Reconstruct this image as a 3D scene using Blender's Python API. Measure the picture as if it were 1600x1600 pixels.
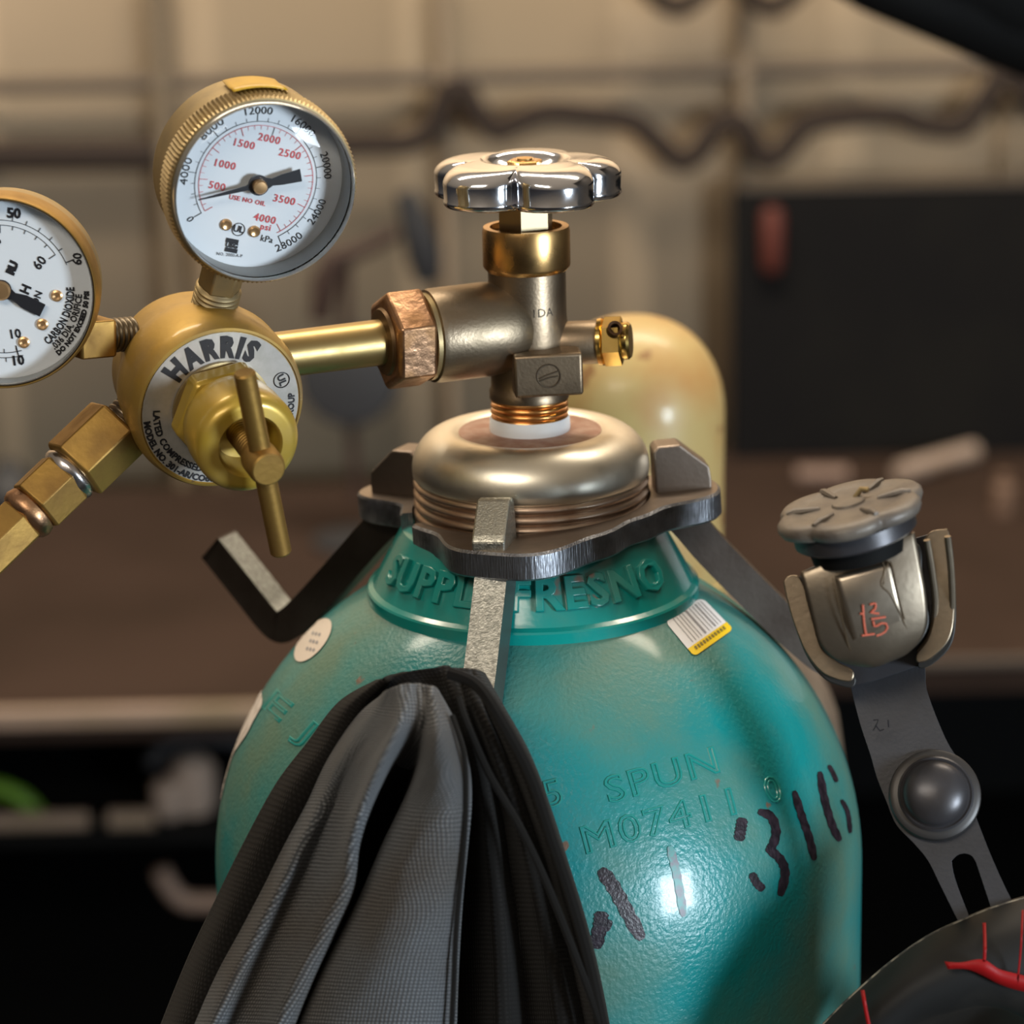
import bpy, bmesh, math, random
from mathutils import Vector, Matrix
random.seed(4)
for o in list(bpy.data.objects): bpy.data.objects.remove(o)
C = bpy.context.scene.collection
R_ = math.radians
# ------------------------------------------------------------------ camera, world, lights, exposure
F_PX = 4350.0
CAM = Vector((0, 0, 1.70))
PITCH, ROLL = 16.4, -1.25
CM = Matrix.Rotation(R_(90 - PITCH), 3, 'X') @ Matrix.Rotation(R_(ROLL), 3, 'Z')
cam = bpy.data.objects.new('camera', bpy.data.cameras.new('camera')); C.objects.link(cam)
cam.matrix_world = Matrix.Translation(CAM) @ CM.to_4x4()
cam.data.sensor_width = 36; cam.data.lens = 36 * F_PX / 1600
cam.data.clip_start = .05
cam.data.dof.use_dof = True; cam.data.dof.focus_distance = .925; cam.data.dof.aperture_fstop = 7.8
cam.data.dof.aperture_blades = 8
S = bpy.context.scene
S.camera = cam
S.view_settings.view_transform = 'Standard'; S.view_settings.look = 'None'; S.view_settings.gamma = 1
S.view_settings.use_curve_mapping = False
S.view_settings.exposure = 0.0

w = bpy.data.worlds.new('world'); S.world = w; w.use_nodes = True
wn = w.node_tree; bg = wn.nodes['Background']
tc = wn.nodes.new('ShaderNodeTexCoord'); sp = wn.nodes.new('ShaderNodeSeparateXYZ'); rp = wn.nodes.new('ShaderNodeValToRGB')
wn.links.new(tc.outputs['Generated'], sp.inputs[0]); mr = wn.nodes.new('ShaderNodeMapRange')
mr.inputs['From Min'].default_value = -1; wn.links.new(sp.outputs['Z'], mr.inputs['Value'])
wn.links.new(mr.outputs[0], rp.inputs[0]); wn.links.new(rp.outputs[0], bg.inputs['Color'])
e = rp.color_ramp.elements
e[0].position = .36; e[0].color = (.006, .005, .004, 1)
e[1].position = 1.0; e[1].color = (.50, .41, .31, 1)
x = e.new(.50); x.color = (.050, .048, .050, 1)
x = e.new(.64); x.color = (.27, .22, .165, 1)
bg.inputs['Strength'].default_value = .66

def area(name, loc, target, sx, sy, power, col):
    l = bpy.data.lights.new(name, 'AREA'); l.shape = 'RECTANGLE'; l.size = sx; l.size_y = sy
    l.energy = power; l.color = col
    o = bpy.data.objects.new(name, l); C.objects.link(o); o.location = loc
    o.rotation_euler = (Vector(target) - Vector(loc)).to_track_quat('-Z', 'Y').to_euler()
    return o
# daylight from the workshop's door, to the right and behind the camera
area('door_daylight', (1.50, -.50, 1.44), (.05, .86, 1.33), .42, .42, 44, (.78, .90, 1))
# ceiling lamps
area('ceiling_lamp', (-.75, -.75, 2.75), (-.05, .9, 1.4), 1.3, .4, 20, (1, .89, .74))
area('ceiling_lamp_rear', (.0, 1.9, 3.4), (.1, 3.3, 1.2), 2.8, .5, 130, (1, .86, .68))

# ------------------------------------------------------------------ pixel -> world helpers
def ray(px, py):
    return CM @ Vector(((px - 800) / F_PX, -(py - 800) / F_PX, -1))
def P(px, py, Y):
    d = ray(px, py); return CAM + d * (Y / d.y)
def scale_at(p):                     # pixels per metre at point p
    return F_PX / -((CM.transposed() @ (p - CAM)).z)
def frame(o, z, up=(0, 0, 1), spin=0):
    z = Vector(z).normalized(); up = Vector(up)
    x_ = up.cross(z)
    if x_.length < 1e-4: x_ = Vector((1, 0, 0))
    x_.normalize(); y_ = z.cross(x_)
    m = Matrix.Identity(4)
    for i in range(3): m[i][0] = x_[i]; m[i][1] = y_[i]; m[i][2] = z[i]; m[i][3] = o[i]
    return m @ Matrix.Rotation(R_(spin), 4, 'Z')
def vdir(o, ang, tilt):              # direction leaning away from the sight line
    T = (CAM - o).normalized(); Rr = CM @ Vector((1, 0, 0)); Rr = (Rr - T * Rr.dot(T)).normalized(); U = T.cross(Rr)
    return T * math.cos(R_(tilt)) + (Rr * math.cos(R_(ang)) + U * math.sin(R_(ang))) * math.sin(R_(tilt))
def VF(px, py, Y, ang, tilt, spin=0):
    o = P(px, py, Y); return frame(o, vdir(o, ang, tilt), CM @ Vector((0, 1, 0)), spin)
def TR(x=0, y=0, z=0): return Matrix.Translation((x, y, z))
def RX(a): return Matrix.Rotation(R_(a), 4, 'X')
def RY(a): return Matrix.Rotation(R_(a), 4, 'Y')
def RZ(a): return Matrix.Rotation(R_(a), 4, 'Z')

# ------------------------------------------------------------------ mesh helpers
WO = {}
class MB:
    def __init__(s): s.v = []; s.f = []; s.mi = []; s.uv = {}
    def add(s, vs, fs, M=None, mi=0):
        b = len(s.v)
        s.v += [(M @ Vector(p)) if M is not None else Vector(p) for p in vs]
        s.f += [tuple(i + b for i in f) for f in fs]; s.mi += [mi] * len(fs)
        return s
    def lathe(s, prof, M, seg=64, rfun=None, cap=True, mi=0, a0=0):
        vs, fs = [], []
        for r, h in prof:
            for k in range(seg):
                a = 2 * math.pi * k / seg + a0; rr = r * (rfun(a, h, r) if rfun else 1)
                vs.append((rr * math.cos(a), rr * math.sin(a), h))
        n = len(prof)
        for i in range(n - 1):
            for k in range(seg):
                k2 = (k + 1) % seg
                fs.append((i * seg + k, i * seg + k2, (i + 1) * seg + k2, (i + 1) * seg + k))
        if cap:
            fs.append(tuple(reversed(range(seg)))); fs.append(tuple((n - 1) * seg + k for k in range(seg)))
        return s.add(vs, fs, M, mi)
    def box(s, sx, sy, sz, M=None, mi=0):
        vs = [(a * sx / 2, b * sy / 2, c * sz / 2) for a in (-1, 1) for b in (-1, 1) for c in (-1, 1)]
        return s.add(vs, [(0, 1, 3, 2), (4, 6, 7, 5), (0, 4, 5, 1), (2, 3, 7, 6), (0, 2, 6, 4), (1, 5, 7, 3)], M, mi)
    def prism(s, poly, h0, h1, M, mi=0):
        n = len(poly)
        vs = [(p[0], p[1], h0) for p in poly] + [(p[0], p[1], h1) for p in poly]
        fs = [tuple(reversed(range(n))), tuple(range(n, 2 * n))] + [(i, (i + 1) % n, n + (i + 1) % n, n + i) for i in range(n)]
        return s.add(vs, fs, M, mi)
    def tube(s, pts, rad, seg=12, mi=0, M=None):
        pts = [Vector(p) for p in pts]; n = len(pts)
        if M is not None: pts = [M @ p for p in pts]
        rads = rad if isinstance(rad, (list, tuple)) else [rad] * n
        vs, fs, up = [], [], None
        for i, p in enumerate(pts):
            t = (pts[min(i + 1, n - 1)] - pts[max(i - 1, 0)]).normalized()
            if up is None: up = Vector((0, 0, 1)) if abs(t.z) < .9 else Vector((1, 0, 0))
            a = (up - t * up.dot(t)).normalized(); b = t.cross(a); up = a
            for k in range(seg):
                q = 2 * math.pi * k / seg; vs.append(p + (a * math.cos(q) + b * math.sin(q)) * rads[i])
        for i in range(n - 1):
            for k in range(seg):
                k2 = (k + 1) % seg; fs.append((i * seg + k, i * seg + k2, (i + 1) * seg + k2, (i + 1) * seg + k))
        fs.append(tuple(reversed(range(seg)))); fs.append(tuple((n - 1) * seg + k for k in range(seg)))
        return s.add(vs, fs, None, mi)
    def grid(s, rows, mi=0, closed=False, mif=None):
        n, m = len(rows), len(rows[0]); vs = [p for r in rows for p in r]; b = len(s.v)
        s.v += [Vector(p) for p in vs]
        for i in range(n - 1):
            for k in range(m - (0 if closed else 1)):
                k2 = (k + 1) % m
                s.f.append((b + i * m + k, b + i * m + k2, b + (i + 1) * m + k2, b + (i + 1) * m + k))
                s.mi.append(mif(i, k) if mif else mi)
        return s
    def build(s, name, mat, parent=None, smooth=True, angle=35, bevel=0, bseg=2, sub=0, solid=0, label=None, fixn=True, uvs=None):
        c = sum(s.v, Vector()) / len(s.v)
        me = bpy.data.meshes.new(name); me.from_pydata([p - c for p in s.v], [], s.f)
        for m_ in (mat if isinstance(mat, list) else [mat]): me.materials.append(m_)
        for i, p in enumerate(me.polygons): p.material_index = s.mi[i]
        if uvs:
            ul = me.uv_layers.new(name='UVMap')
            for l in me.loops: ul.data[l.index].uv = uvs[l.vertex_index]
        me.update()
        if fixn:
            bm = bmesh.new(); bm.from_mesh(me); bmesh.ops.recalc_face_normals(bm, faces=bm.faces); bm.to_mesh(me); bm.free()
        if smooth:
            me.polygons.foreach_set('use_smooth', [True] * len(me.polygons)); me.set_sharp_from_angle(angle=R_(angle))
        o = bpy.data.objects.new(name, me); C.objects.link(o)
        if parent is not None:
            o.parent = parent; o.location = c - WO[parent.name]
        else: o.location = c
        WO[o.name] = c
        if bevel:
            b = o.modifiers.new('bevel', 'BEVEL'); b.width = bevel; b.segments = bseg; b.limit_method = 'ANGLE'; b.angle_limit = R_(30)
        if solid:
            b = o.modifiers.new('solid', 'SOLIDIFY'); b.thickness = solid; b.offset = 0
        if sub:
            b = o.modifiers.new('sub', 'SUBSURF'); b.levels = sub; b.render_levels = sub
        if label: o['label'] = label
        return o
def tag(o, label, cat, group=None, kind=None):
    o['label'] = label; o['category'] = cat
    if group: o['group'] = group
    if kind: o['kind'] = kind
    return o
def thing(name, loc, label, cat, group=None):
    o = bpy.data.objects.new(name, None); C.objects.link(o); o.location = loc; o.empty_display_size = .02
    WO[o.name] = Vector(loc); return tag(o, label, cat, group)
def hexr(r0, h0, h1, ch=.0006):
    return [(r0 - ch * 1.6, h0), (r0, h0 + ch), (r0, h1 - ch), (r0 - ch * 1.6, h1)]
def threads(r, h0, h1, pitch, depth):
    out = []; n = max(2, int(round((h1 - h0) / pitch)))
    p = (h1 - h0) / n
    for i in range(n):
        b = h0 + i * p
        out += [(r - depth, b), (r - depth * .3, b + p * .25), (r, b + p * .45), (r, b + p * .6), (r - depth * .4, b + p * .85)]
    return out + [(r - depth, h1)]
def crom(p, t):                      # catmull-rom through list p, t in 0..len-1
    n = len(p); i = min(int(t), n - 2); u = t - i
    a, b, c, d = p[max(i - 1, 0)], p[i], p[i + 1], p[min(i + 2, n - 1)]
    return [.5 * (2 * b[k] + (c[k] - a[k]) * u + (2 * a[k] - 5 * b[k] + 4 * c[k] - d[k]) * u * u + (3 * b[k] - a[k] - 3 * c[k] + d[k]) * u ** 3) for k in range(len(b))]
def smooth(pts, n):
    return [crom(pts, i * (len(pts) - 1) / n) for i in range(n + 1)]
def textmesh(s, size, offset=0, extrude=0, outline=0, spacing=1, bevel=0, align='CENTER', res=2):
    cu = bpy.data.curves.new('t', 'FONT'); cu.body = s; cu.size = size; cu.align_x = align; cu.align_y = 'CENTER'
    cu.resolution_u = res; cu.space_character = spacing; cu.offset = offset; cu.extrude = extrude; cu.bevel_depth = bevel
    if outline: cu.fill_mode = 'NONE'; cu.bevel_depth = outline; cu.bevel_resolution = 1
    ob = bpy.data.objects.new('t', cu); me = bpy.data.meshes.new_from_object(ob)
    vs = [v.co.copy() for v in me.vertices]; fs = [tuple(p.vertices) for p in me.polygons]
    bpy.data.objects.remove(ob); bpy.data.curves.remove(cu); bpy.data.meshes.remove(me)
    return vs, fs
def arc_text(mb, s, size, R, ang, M, inward=False, z=0, offset=0, spacing=1, mi=0, squash=1, fit=0):
    vs, fs = textmesh(s, size, offset=offset, spacing=spacing); out = []
    if fit: squash = R_(fit) * R / (max(v.x for v in vs) - min(v.x for v in vs))
    for v in vs:
        if inward: a = R_(ang) + v.x / R * squash; r = R - v.y
        else: a = R_(ang) - v.x / R * squash; r = R + v.y
        out.append((r * math.cos(a), r * math.sin(a), z))
    mb.add(out, fs, M, mi)
def flat_text(mb, s, size, x, y, M, rot=0, z=0, offset=0, spacing=1, mi=0):
    vs, fs = textmesh(s, size, offset=offset, spacing=spacing)
    mb.add(vs, fs, M @ TR(x, y, z) @ RZ(rot), mi)

# ------------------------------------------------------------------ materials
def M(name, col, rough=.5, metal=0, col2=None, ns=60, lo=.42, hi=.62, bump=0, bs=400, coat=0, rvar=0, spots=None, ss=90, slo=.66, spec=.5, sheen=0, aniso=None):
    m = bpy.data.materials.new(name); m.use_nodes = True; nt = m.node_tree; b = nt.nodes['Principled BSDF']; L = nt.links.new
    b.inputs['Base Color'].default_value = (*col, 1); b.inputs['Roughness'].default_value = rough; b.inputs['Metallic'].default_value = metal
    b.inputs['Coat Weight'].default_value = coat; b.inputs['Coat Roughness'].default_value = .12; b.inputs['Specular IOR Level'].default_value = spec
    b.inputs['Sheen Weight'].default_value = sheen
    tc = nt.nodes.new('ShaderNodeTexCoord'); src = None
    def noise(sc, det=5):
        n = nt.nodes.new('ShaderNodeTexNoise'); n.inputs['Scale'].default_value = sc; n.inputs['Detail'].default_value = det
        L(tc.outputs['Object'], n.inputs['Vector']); return n
    def ramp(n, lo, hi):
        r = nt.nodes.new('ShaderNodeValToRGB'); r.color_ramp.elements[0].position = lo; r.color_ramp.elements[1].position = hi
        L(n.outputs['Fac'], r.inputs[0]); return r
    if col2:
        r = ramp(noise(ns), lo, hi); mx = nt.nodes.new('ShaderNodeMix'); mx.data_type = 'RGBA'
        mx.inputs['A'].default_value = (*col, 1); mx.inputs['B'].default_value = (*col2, 1); L(r.outputs[0], mx.inputs['Factor']); src = mx.outputs['Result']
        if rvar:
            mp = nt.nodes.new('ShaderNodeMapRange'); mp.inputs['To Min'].default_value = rough; mp.inputs['To Max'].default_value = rough + rvar
            L(r.outputs[0], mp.inputs['Value']); L(mp.outputs[0], b.inputs['Roughness'])
    if spots:
        r = ramp(noise(ss, 3), slo, slo + .03); mx = nt.nodes.new('ShaderNodeMix'); mx.data_type = 'RGBA'
        if src: L(src, mx.inputs['A'])
        else: mx.inputs['A'].default_value = (*col, 1)
        mx.inputs['B'].default_value = (*spots, 1); L(r.outputs[0], mx.inputs['Factor']); src = mx.outputs['Result']
    if src: L(src, b.inputs['Base Color'])
    if bump:
        n = noise(bs, 3); bp = nt.nodes.new('ShaderNodeBump'); bp.inputs['Strength'].default_value = bump; bp.inputs['Distance'].default_value = .0006
        if aniso:
            mpg = nt.nodes.new('ShaderNodeMapping'); mpg.inputs['Scale'].default_value = aniso
            L(tc.outputs['Object'], mpg.inputs[0]); L(mpg.outputs[0], n.inputs['Vector'])
        L(n.outputs['Fac'], bp.inputs['Height']); L(bp.outputs[0], b.inputs['Normal'])
    return m
teal = M('teal_paint', (.003, .215, .225), .33, 0, (.085, .175, .125), 17, .40, .68, .55, 620, .3, .22, spots=(.16, .10, .07), ss=75, slo=.72)
teal_collar = M('teal_collar', (.004, .25, .225), .22, 0, (.05, .22, .18), 40, .5, .8, .1, 500, .5, .1, spots=(.22, .15, .12), ss=55, slo=.70)
teal_stamp = M('teal_stamp', (.012, .23, .21), .3, coat=.3)
nickel_dirty = M('neck_steel', (.72, .68, .58), .36, 1, (.60, .53, .42), 45, .45, .75, .06, 300, rvar=.15)
thread_steel = M('thread_steel', (.48, .38, .30), .34, 1, (.36, .24, .17), 90, .4, .7, rvar=.15)
rust = M('rust', (.30, .16, .11), .6, .3, (.38, .25, .19), 160, .4, .65, .5, 700)
valve_metal = M('valve_brass_grey', (.265, .20, .135), .38, 1, (.20, .15, .10), 60, .4, .7, .10, 900, rvar=.12)
barrel_metal = M('barrel_grey', (.27, .21, .145), .38, 1, (.19, .15, .10), 60, .4, .7, .12, 900, rvar=.12)
brass_bright = M('brass_bright', (.68, .42, .17), .25, 1, (.58, .35, .13), 70, .4, .7, .04, 300, rvar=.12, aniso=(1, 1, 60))
brass_plug = M('brass_plug', (.80, .55, .18), .2, 1, (.62, .42, .12), 90, .4, .7)
copper = M('copper_nut', (.50, .29, .17), .30, 1, (.30, .165, .08), 110, .4, .62, .5, 260, rvar=.2)
copper_thread = M('copper_thread', (.62, .30, .10), .28, 1)
tape = M('white_tape', (.72, .75, .78), .55)
chrome = M('chrome', (.86, .87, .92), .11, 1, (.78, .78, .80), 80, .5, .8, .02, 500, rvar=.1)
lacquer = M('gold_lacquer', (.42, .26, .05), .48, .6, (.27, .18, .08), 42, .42, .72, .10, 500, .25, .2, spots=(.16, .10, .05), ss=130, slo=.70)
lacq_cap = M('gold_lacquer_cap', (.46, .305, .04), .36, .4, (.38, .26, .08), 50, .45, .75, .05, 300, .3, .15)
brass_dull = M('brass_dull', (.36, .215, .055), .44, .85, (.23, .13, .04), 70, .4, .7, .12, 500, rvar=.15)
brass_case = M('brass_case', (.36, .27, .13), .42, .8, (.24, .185, .105), 60, .4, .7, .06, 300, rvar=.15)
pipe_brass = M('pipe_brass', (.42, .30, .125), .33, .95, (.32, .225, .09), 60, .4, .7, .05, 300, rvar=.12)
plate_silver = M('name_plate', (.56, .53, .50), .38, .6, (.48, .46, .42), 300, .4, .7)
ink = M('black_ink', (.012, .011, .014), .5)
red_ink = M('red_ink', (.62, .09, .10), .5)
white_dial = M('white_dial', (.74, .77, .80), .45)
white_line = M('white_rim', (.62, .62, .60), .3, .3)
needle_m = M('needle_black', (.02, .02, .024), .35)
dial_brass = M('dial_brass', (.70, .42, .20), .3, .8)
yellow_tape = M('yellow_tape', (.60, .36, .008), .4, 0, (.50, .29, .02), 80, coat=.2)
steel_plate = M('bracket_top', (.23, .185, .15), .36, .85, (.17, .135, .11), 60, .4, .7, .1, 600, rvar=.15)
steel_cut = M('bracket_cut_edge', (.34, .355, .39), .36, 1, (.13, .13, .14), 130, .35, .7, .6, 350, rvar=.15, aniso=(4, 4, .4))
steel_lug = M('lug_steel', (.46, .45, .39), .36, 1, (.28, .27, .23), 800, .4, .7, .3, 1500, rvar=.2)
steel_dark = M('dark_steel', (.105, .085, .072), .42, .75, (.07, .052, .042), 50, .4, .7, .1, 500)
hook_edge = M('bare_steel', (.40, .41, .38), .42, .9, (.24, .24, .22), 900, .38, .62, .3, 1600)
cap_cream = M('cap_cream', (.50, .36, .145), .42, 0, (.44, .22, .065), 24, .46, .70, .2, 90, .15, .2, spots=(.30, .16, .06), ss=62, slo=.645)
cyl_beige = M('beige_paint', (.22, .17, .125), .5, 0, (.12, .085, .06), 30, .4, .7)
fix_bronze = M('worn_bronze', (.29, .24, .18), .33, .9, (.17, .135, .10), 60, .4, .7, .08, 500, rvar=.15)
fix_black = M('fixture_black', (.06, .06, .068), .36, .5, (.045, .04, .04), 60, .4, .7, .05, 400)
knob_dust = M('knob_dusty', (.15, .128, .105), .5, .2, (.10, .085, .075), 120, .4, .7, .3, 500)
strap_m = M('strap_grey', (.033, .034, .040), .45, .3, (.024, .023, .025), 50, .4, .7, .1, 900)
shell_m = M('shell_black', (.010, .010, .010), .55, 0, (.020, .019, .017), 40, .55, .75, spec=.22)
red_paint = M('red_paint', (.26, .006, .007), .5, spec=.2)
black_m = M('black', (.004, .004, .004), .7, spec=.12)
gasket = M('rubber', (.02, .018, .016), .5)
wall_m = M('wall_beige', (.50, .385, .265), .7, 0, (.42, .33, .225), 2.2, .35, .7)
rail_m = M('rail_brown', (.08, .063, .05), .7)
pole_m = M('post_brown', (.16, .125, .085), .6)
bench_m = M('bench_top', (.040, .025, .019), .8, 0, (.030, .019, .014), 4, .4, .65, spec=.1)
bench_edge = M('bench_edge', (.27, .195, .15), .6, 0, (.20, .15, .095), 6)
floor_m = M('floor_concrete', (.05, .045, .04), .8, 0, (.035, .03, .027), 5)
panel_m = M('panel_dark', (.007, .0066, .007), .7, .0, (.009, .0085, .008), 6, spec=.1)
cable_m = M('cable_dark', (.034, .026, .023), .85, spec=.1)
slate = M('slate', (.018, .019, .023), .6)
brown_d = M('brown_dark', (.035, .017, .012), .7)
dusty = M('dusty_beige', (.34, .26, .21), .6)
green_m = M('green_hose', (.10, .22, .01), .5)
paper = M('paper_label', (.66, .60, .54), .6, 0, (.50, .44, .39), 160, .45, .6)
sticker_w = M('sticker_white', (.74, .73, .74), .4)
sticker_y = M('sticker_yellow', (.85, .58, .01), .4)
grey_ink = M('grey_ink', (.28, .27, .28), .5)
marker = M('marker_ink', (.010, .007, .012), .35, 0, (.03, .02, .03), 300, bump=.3, bs=900)
marker_faint = M('faded_marker', (.10, .10, .13), .4, 0, (.02, .22, .21), 260, .40, .55)

def cloth(name, c1, c2, scale, bump, sheen=.1, rough=.9, stain=None):
    m = bpy.data.materials.new(name); m.use_nodes = True; nt = m.node_tree; b = nt.nodes['Principled BSDF']; L = nt.links.new
    b.inputs['Roughness'].default_value = rough; b.inputs['Sheen Weight'].default_value = sheen; b.inputs['Specular IOR Level'].default_value = .15
    uv = nt.nodes.new('ShaderNodeUVMap'); ws = []
    for d in ('X', 'Y'):
        wv = nt.nodes.new('ShaderNodeTexWave'); wv.bands_direction = d; wv.inputs['Scale'].default_value = scale; wv.inputs['Distortion'].default_value = 1.1
        wv.inputs['Detail'].default_value = 1; wv.inputs['Detail Scale'].default_value = 2
        L(uv.outputs[0], wv.inputs['Vector']); ws.append(wv)
    mu = nt.nodes.new('ShaderNodeMath'); mu.operation = 'MULTIPLY'; L(ws[0].outputs['Fac'], mu.inputs[0]); L(ws[1].outputs['Fac'], mu.inputs[1])
    mx = nt.nodes.new('ShaderNodeMix'); mx.data_type = 'RGBA'; mx.inputs['A'].default_value = (*c2, 1); mx.inputs['B'].default_value = (*c1, 1)
    L(mu.outputs[0], mx.inputs['Factor']); out = mx.outputs['Result']
    if stain:
        tc = nt.nodes.new('ShaderNodeTexCoord'); n = nt.nodes.new('ShaderNodeTexNoise'); n.inputs['Scale'].default_value = 22; L(tc.outputs['Object'], n.inputs['Vector'])
        r = nt.nodes.new('ShaderNodeValToRGB'); r.color_ramp.elements[0].position = .48; r.color_ramp.elements[1].position = .68; L(n.outputs['Fac'], r.inputs[0])
        m2 = nt.nodes.new('ShaderNodeMix'); m2.data_type = 'RGBA'; m2.blend_type = 'MULTIPLY'; m2.inputs['B'].default_value = (*stain, 1)
        L(out, m2.inputs['A']); L(r.outputs[0], m2.inputs['Factor']); out = m2.outputs['Result']
    L(out, b.inputs['Base Color'])
    bp = nt.nodes.new('ShaderNodeBump'); bp.inputs['Strength'].default_value = bump; bp.inputs['Distance'].default_value = .0005
    L(mu.outputs[0], bp.inputs['Height']); L(bp.outputs[0], b.inputs['Normal'])
    return m
canvas = cloth('grey_canvas', (.23, .245, .26), (.045, .048, .053), 235, 1.0, .15, stain=(.78, .66, .55))
lining = cloth('black_lining', (.013, .012, .0115), (.006, .0055, .005), 200, .5, .05)
def thin_glass():
    m = bpy.data.materials.new('clear_lens'); m.use_nodes = True; nt = m.node_tree; nt.nodes.clear(); L = nt.links.new
    o = nt.nodes.new('ShaderNodeOutputMaterial'); t = nt.nodes.new('ShaderNodeBsdfTransparent'); g = nt.nodes.new('ShaderNodeBsdfGlossy')
    t.inputs[0].default_value = (.95, .955, .96, 1); g.inputs['Roughness'].default_value = .04
    f = nt.nodes.new('ShaderNodeFresnel'); f.inputs[0].default_value = 1.24; mx = nt.nodes.new('ShaderNodeMixShader')
    L(f.outputs[0], mx.inputs[0]); L(t.outputs[0], mx.inputs[1]); L(g.outputs[0], mx.inputs[2]); L(mx.outputs[0], o.inputs[0]); return m
glass = thin_glass()

# ------------------------------------------------------------------ setting
WY = 3.36
mb = MB(); mb.box(8, 7, .1, TR(0, 1.5, -.05)); o = mb.build('floor', floor_m); o['kind'] = 'structure'
mb = MB(); xs = []; x = -3.2                                   # ribbed sheet wall
poly = [(-3.2, WY)]
x = -3.2
while x < 3.2:
    poly += [(x + .20, WY), (x + .215, WY - .009), (x + .245, WY - .009), (x + .26, WY)]; x += .26
rows = [[Vector((a, b, z)) for a, b in poly] for z in (0, 3.4)]
mb.grid(rows); o = mb.build('wall_back', wall_m, angle=20, fixn=False, solid=.002); o['kind'] = 'structure'
TZ = .80
mb = MB(); mb.box(.08, 3.0, 3.4, TR(2.0, 1.90, 1.7)); o = mb.build('light_block_right', M('light_block_dark', (.035, .032, .03), .85), fixn=True); o['kind'] = 'structure'  # unseen dark wall, added to block light coming from the right
def wz(px, py, Y=WY - .04): return P(px, py, Y)
# bench
bn = thing('workbench', (0, 2.8, 0), 'long dark brown workbench with a pale front edge against the ribbed wall', 'workbench')
MB().box(2.65, .74, .035, TR(-1.22, 2.82, TZ - .0175)).build('bench_top', bench_m, bn)
MB().box(2.5, .79, .035, TR(1.355, 2.925, TZ - .0175)).build('bench_top', bench_m, bn)
MB().box(2.65, .012, .018, TR(-1.22, 2.444, TZ - .009)).build('edge_strip', bench_edge, bn, bevel=.002)
MB().box(2.5, .006, .008, TR(1.355, 2.527, TZ - .004)).build('edge_strip', rail_m, bn, bevel=.001)
MB().box(5, .02, TZ - .10, TR(0, 3.15, (TZ - .10) / 2 + .05)).build('back_panel', black_m, bn)  # panel, legs and shelves coloured black to hold the shade under the bench
for sx in (-2.3, -1.05, 1.0, 2.3):
    MB().box(.06, .55, TZ - .036, TR(sx, 2.84, (TZ - .036) / 2)).build('leg', black_m, bn)
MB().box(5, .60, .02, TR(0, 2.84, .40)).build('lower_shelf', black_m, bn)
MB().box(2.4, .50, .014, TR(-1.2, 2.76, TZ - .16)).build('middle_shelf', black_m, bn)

# wall rail and posts
a, b = wz(-300, 142), wz(1900, 95)
MB().tube([a + (a - b) * .9, b + (b - a) * .55], .0085, 10).build('wall_rail', rail_m)
tag(bpy.data.objects['wall_rail'], 'thin dark horizontal rail fixed across the top of the beige wall', 'rail')
def post(px, w_, y0, y1, mat, lab, name='wall_post', d=.03):
    p0 = wz(px, y0, WY - .035); p1 = wz(px, y1, WY - .035); xx = p0.x
    o = MB().box(w_, d, p0.z - p1.z, TR(xx, WY - .035, (p0.z + p1.z) / 2)).build(name, mat, bevel=.002); tag(o, lab, 'post'); return o
post(243, .020, -60, 790, pole_m, 'brown wall post rising behind the tall dial gauge')
post(688, .013, -60, 790, M('post_b', (.24, .185, .13), .7), 'slim tan wall post behind the left of the chrome handwheel')
post(1163, .016, -60, 790, M('post_c', (.19, .145, .10), .7), 'slim tan wall post above the dark steel panel')
# grey pipe left, sagging hose along rail
o = MB().tube([wz(-200, 250, WY - .05), wz(40, 245, WY - .05), wz(243, 243, WY - .05)], .020, 12).build('wall_pipe', cable_m)
tag(o, 'thick dark pipe on the wall left of the tall gauge', 'pipe')
pl = [(500, 228), (590, 226), (645, 222), (680, 195), (700, 145), (722, 138), (745, 175), (775, 205), (815, 190), (860, 176), (930, 182), (990, 192), (1030, 225), (1062, 252), (1092, 238), (1120, 200), (1150, 190), (1172, 215), (1195, 250), (1225, 235), (1262, 195), (1320, 184), (1400, 180), (1440, 196), (1500, 200), (1530, 170), (1565, 122), (1590, 128), (1640, 190)]
pts = [wz(q[0], q[1], WY - .075) for q in smooth([list(map(float, a)) for a in pl], 130)]
o = MB().tube(pts, .014, 10).build('draped_hose', cable_m)
tag(o, 'dark hose draped in zigzag loops from the wall rail above the steel panel', 'hose')
for (x0, lab) in ((1058, 'dark hose loop dipping into the top of the frame, left of its twin'), (1205, 'dark hose loop dipping into the top of the frame, nearer the black boom')):
    pts = [wz(q[0], q[1], WY - .08) for q in smooth([[x0 - 75, -70.], [x0 - 45, -20.], [x0, 12.], [x0 + 45, -20.], [x0 + 75, -70.]], 20)]
    o = MB().tube(pts, .012, 10).build('hose_loop', cable_m); tag(o, lab, 'hose', 'hose loops at the top of the wall')
# dark leaning panel
p0 = P(1143, 296, 3.27); zt = p0.z
MB_ = MB(); MB_.box(.62, .012, zt - TZ, TR(p0.x + .31, 3.27, (zt + TZ) / 2))
pn = thing('metal_board', (p0.x + .31, 3.27, TZ), 'large dark steel panel standing upright at the back of the bench', 'panel')
MB_.build('sheet', panel_m, pn, bevel=.002)
MB().box(.6, .014, .006, TR(p0.x + .31, 3.269, zt + .003)).build('top_flange', rail_m, pn)
q = P(1206, 375, 3.25); MB().lathe([(.009, -.038), (.013, -.030), (.013, .030), (.009, .038)], TR(*q), 16).build('handle', M('panel_red_brown', (.10, .022, .014), .6), pn, label='red-brown handle')
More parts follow.
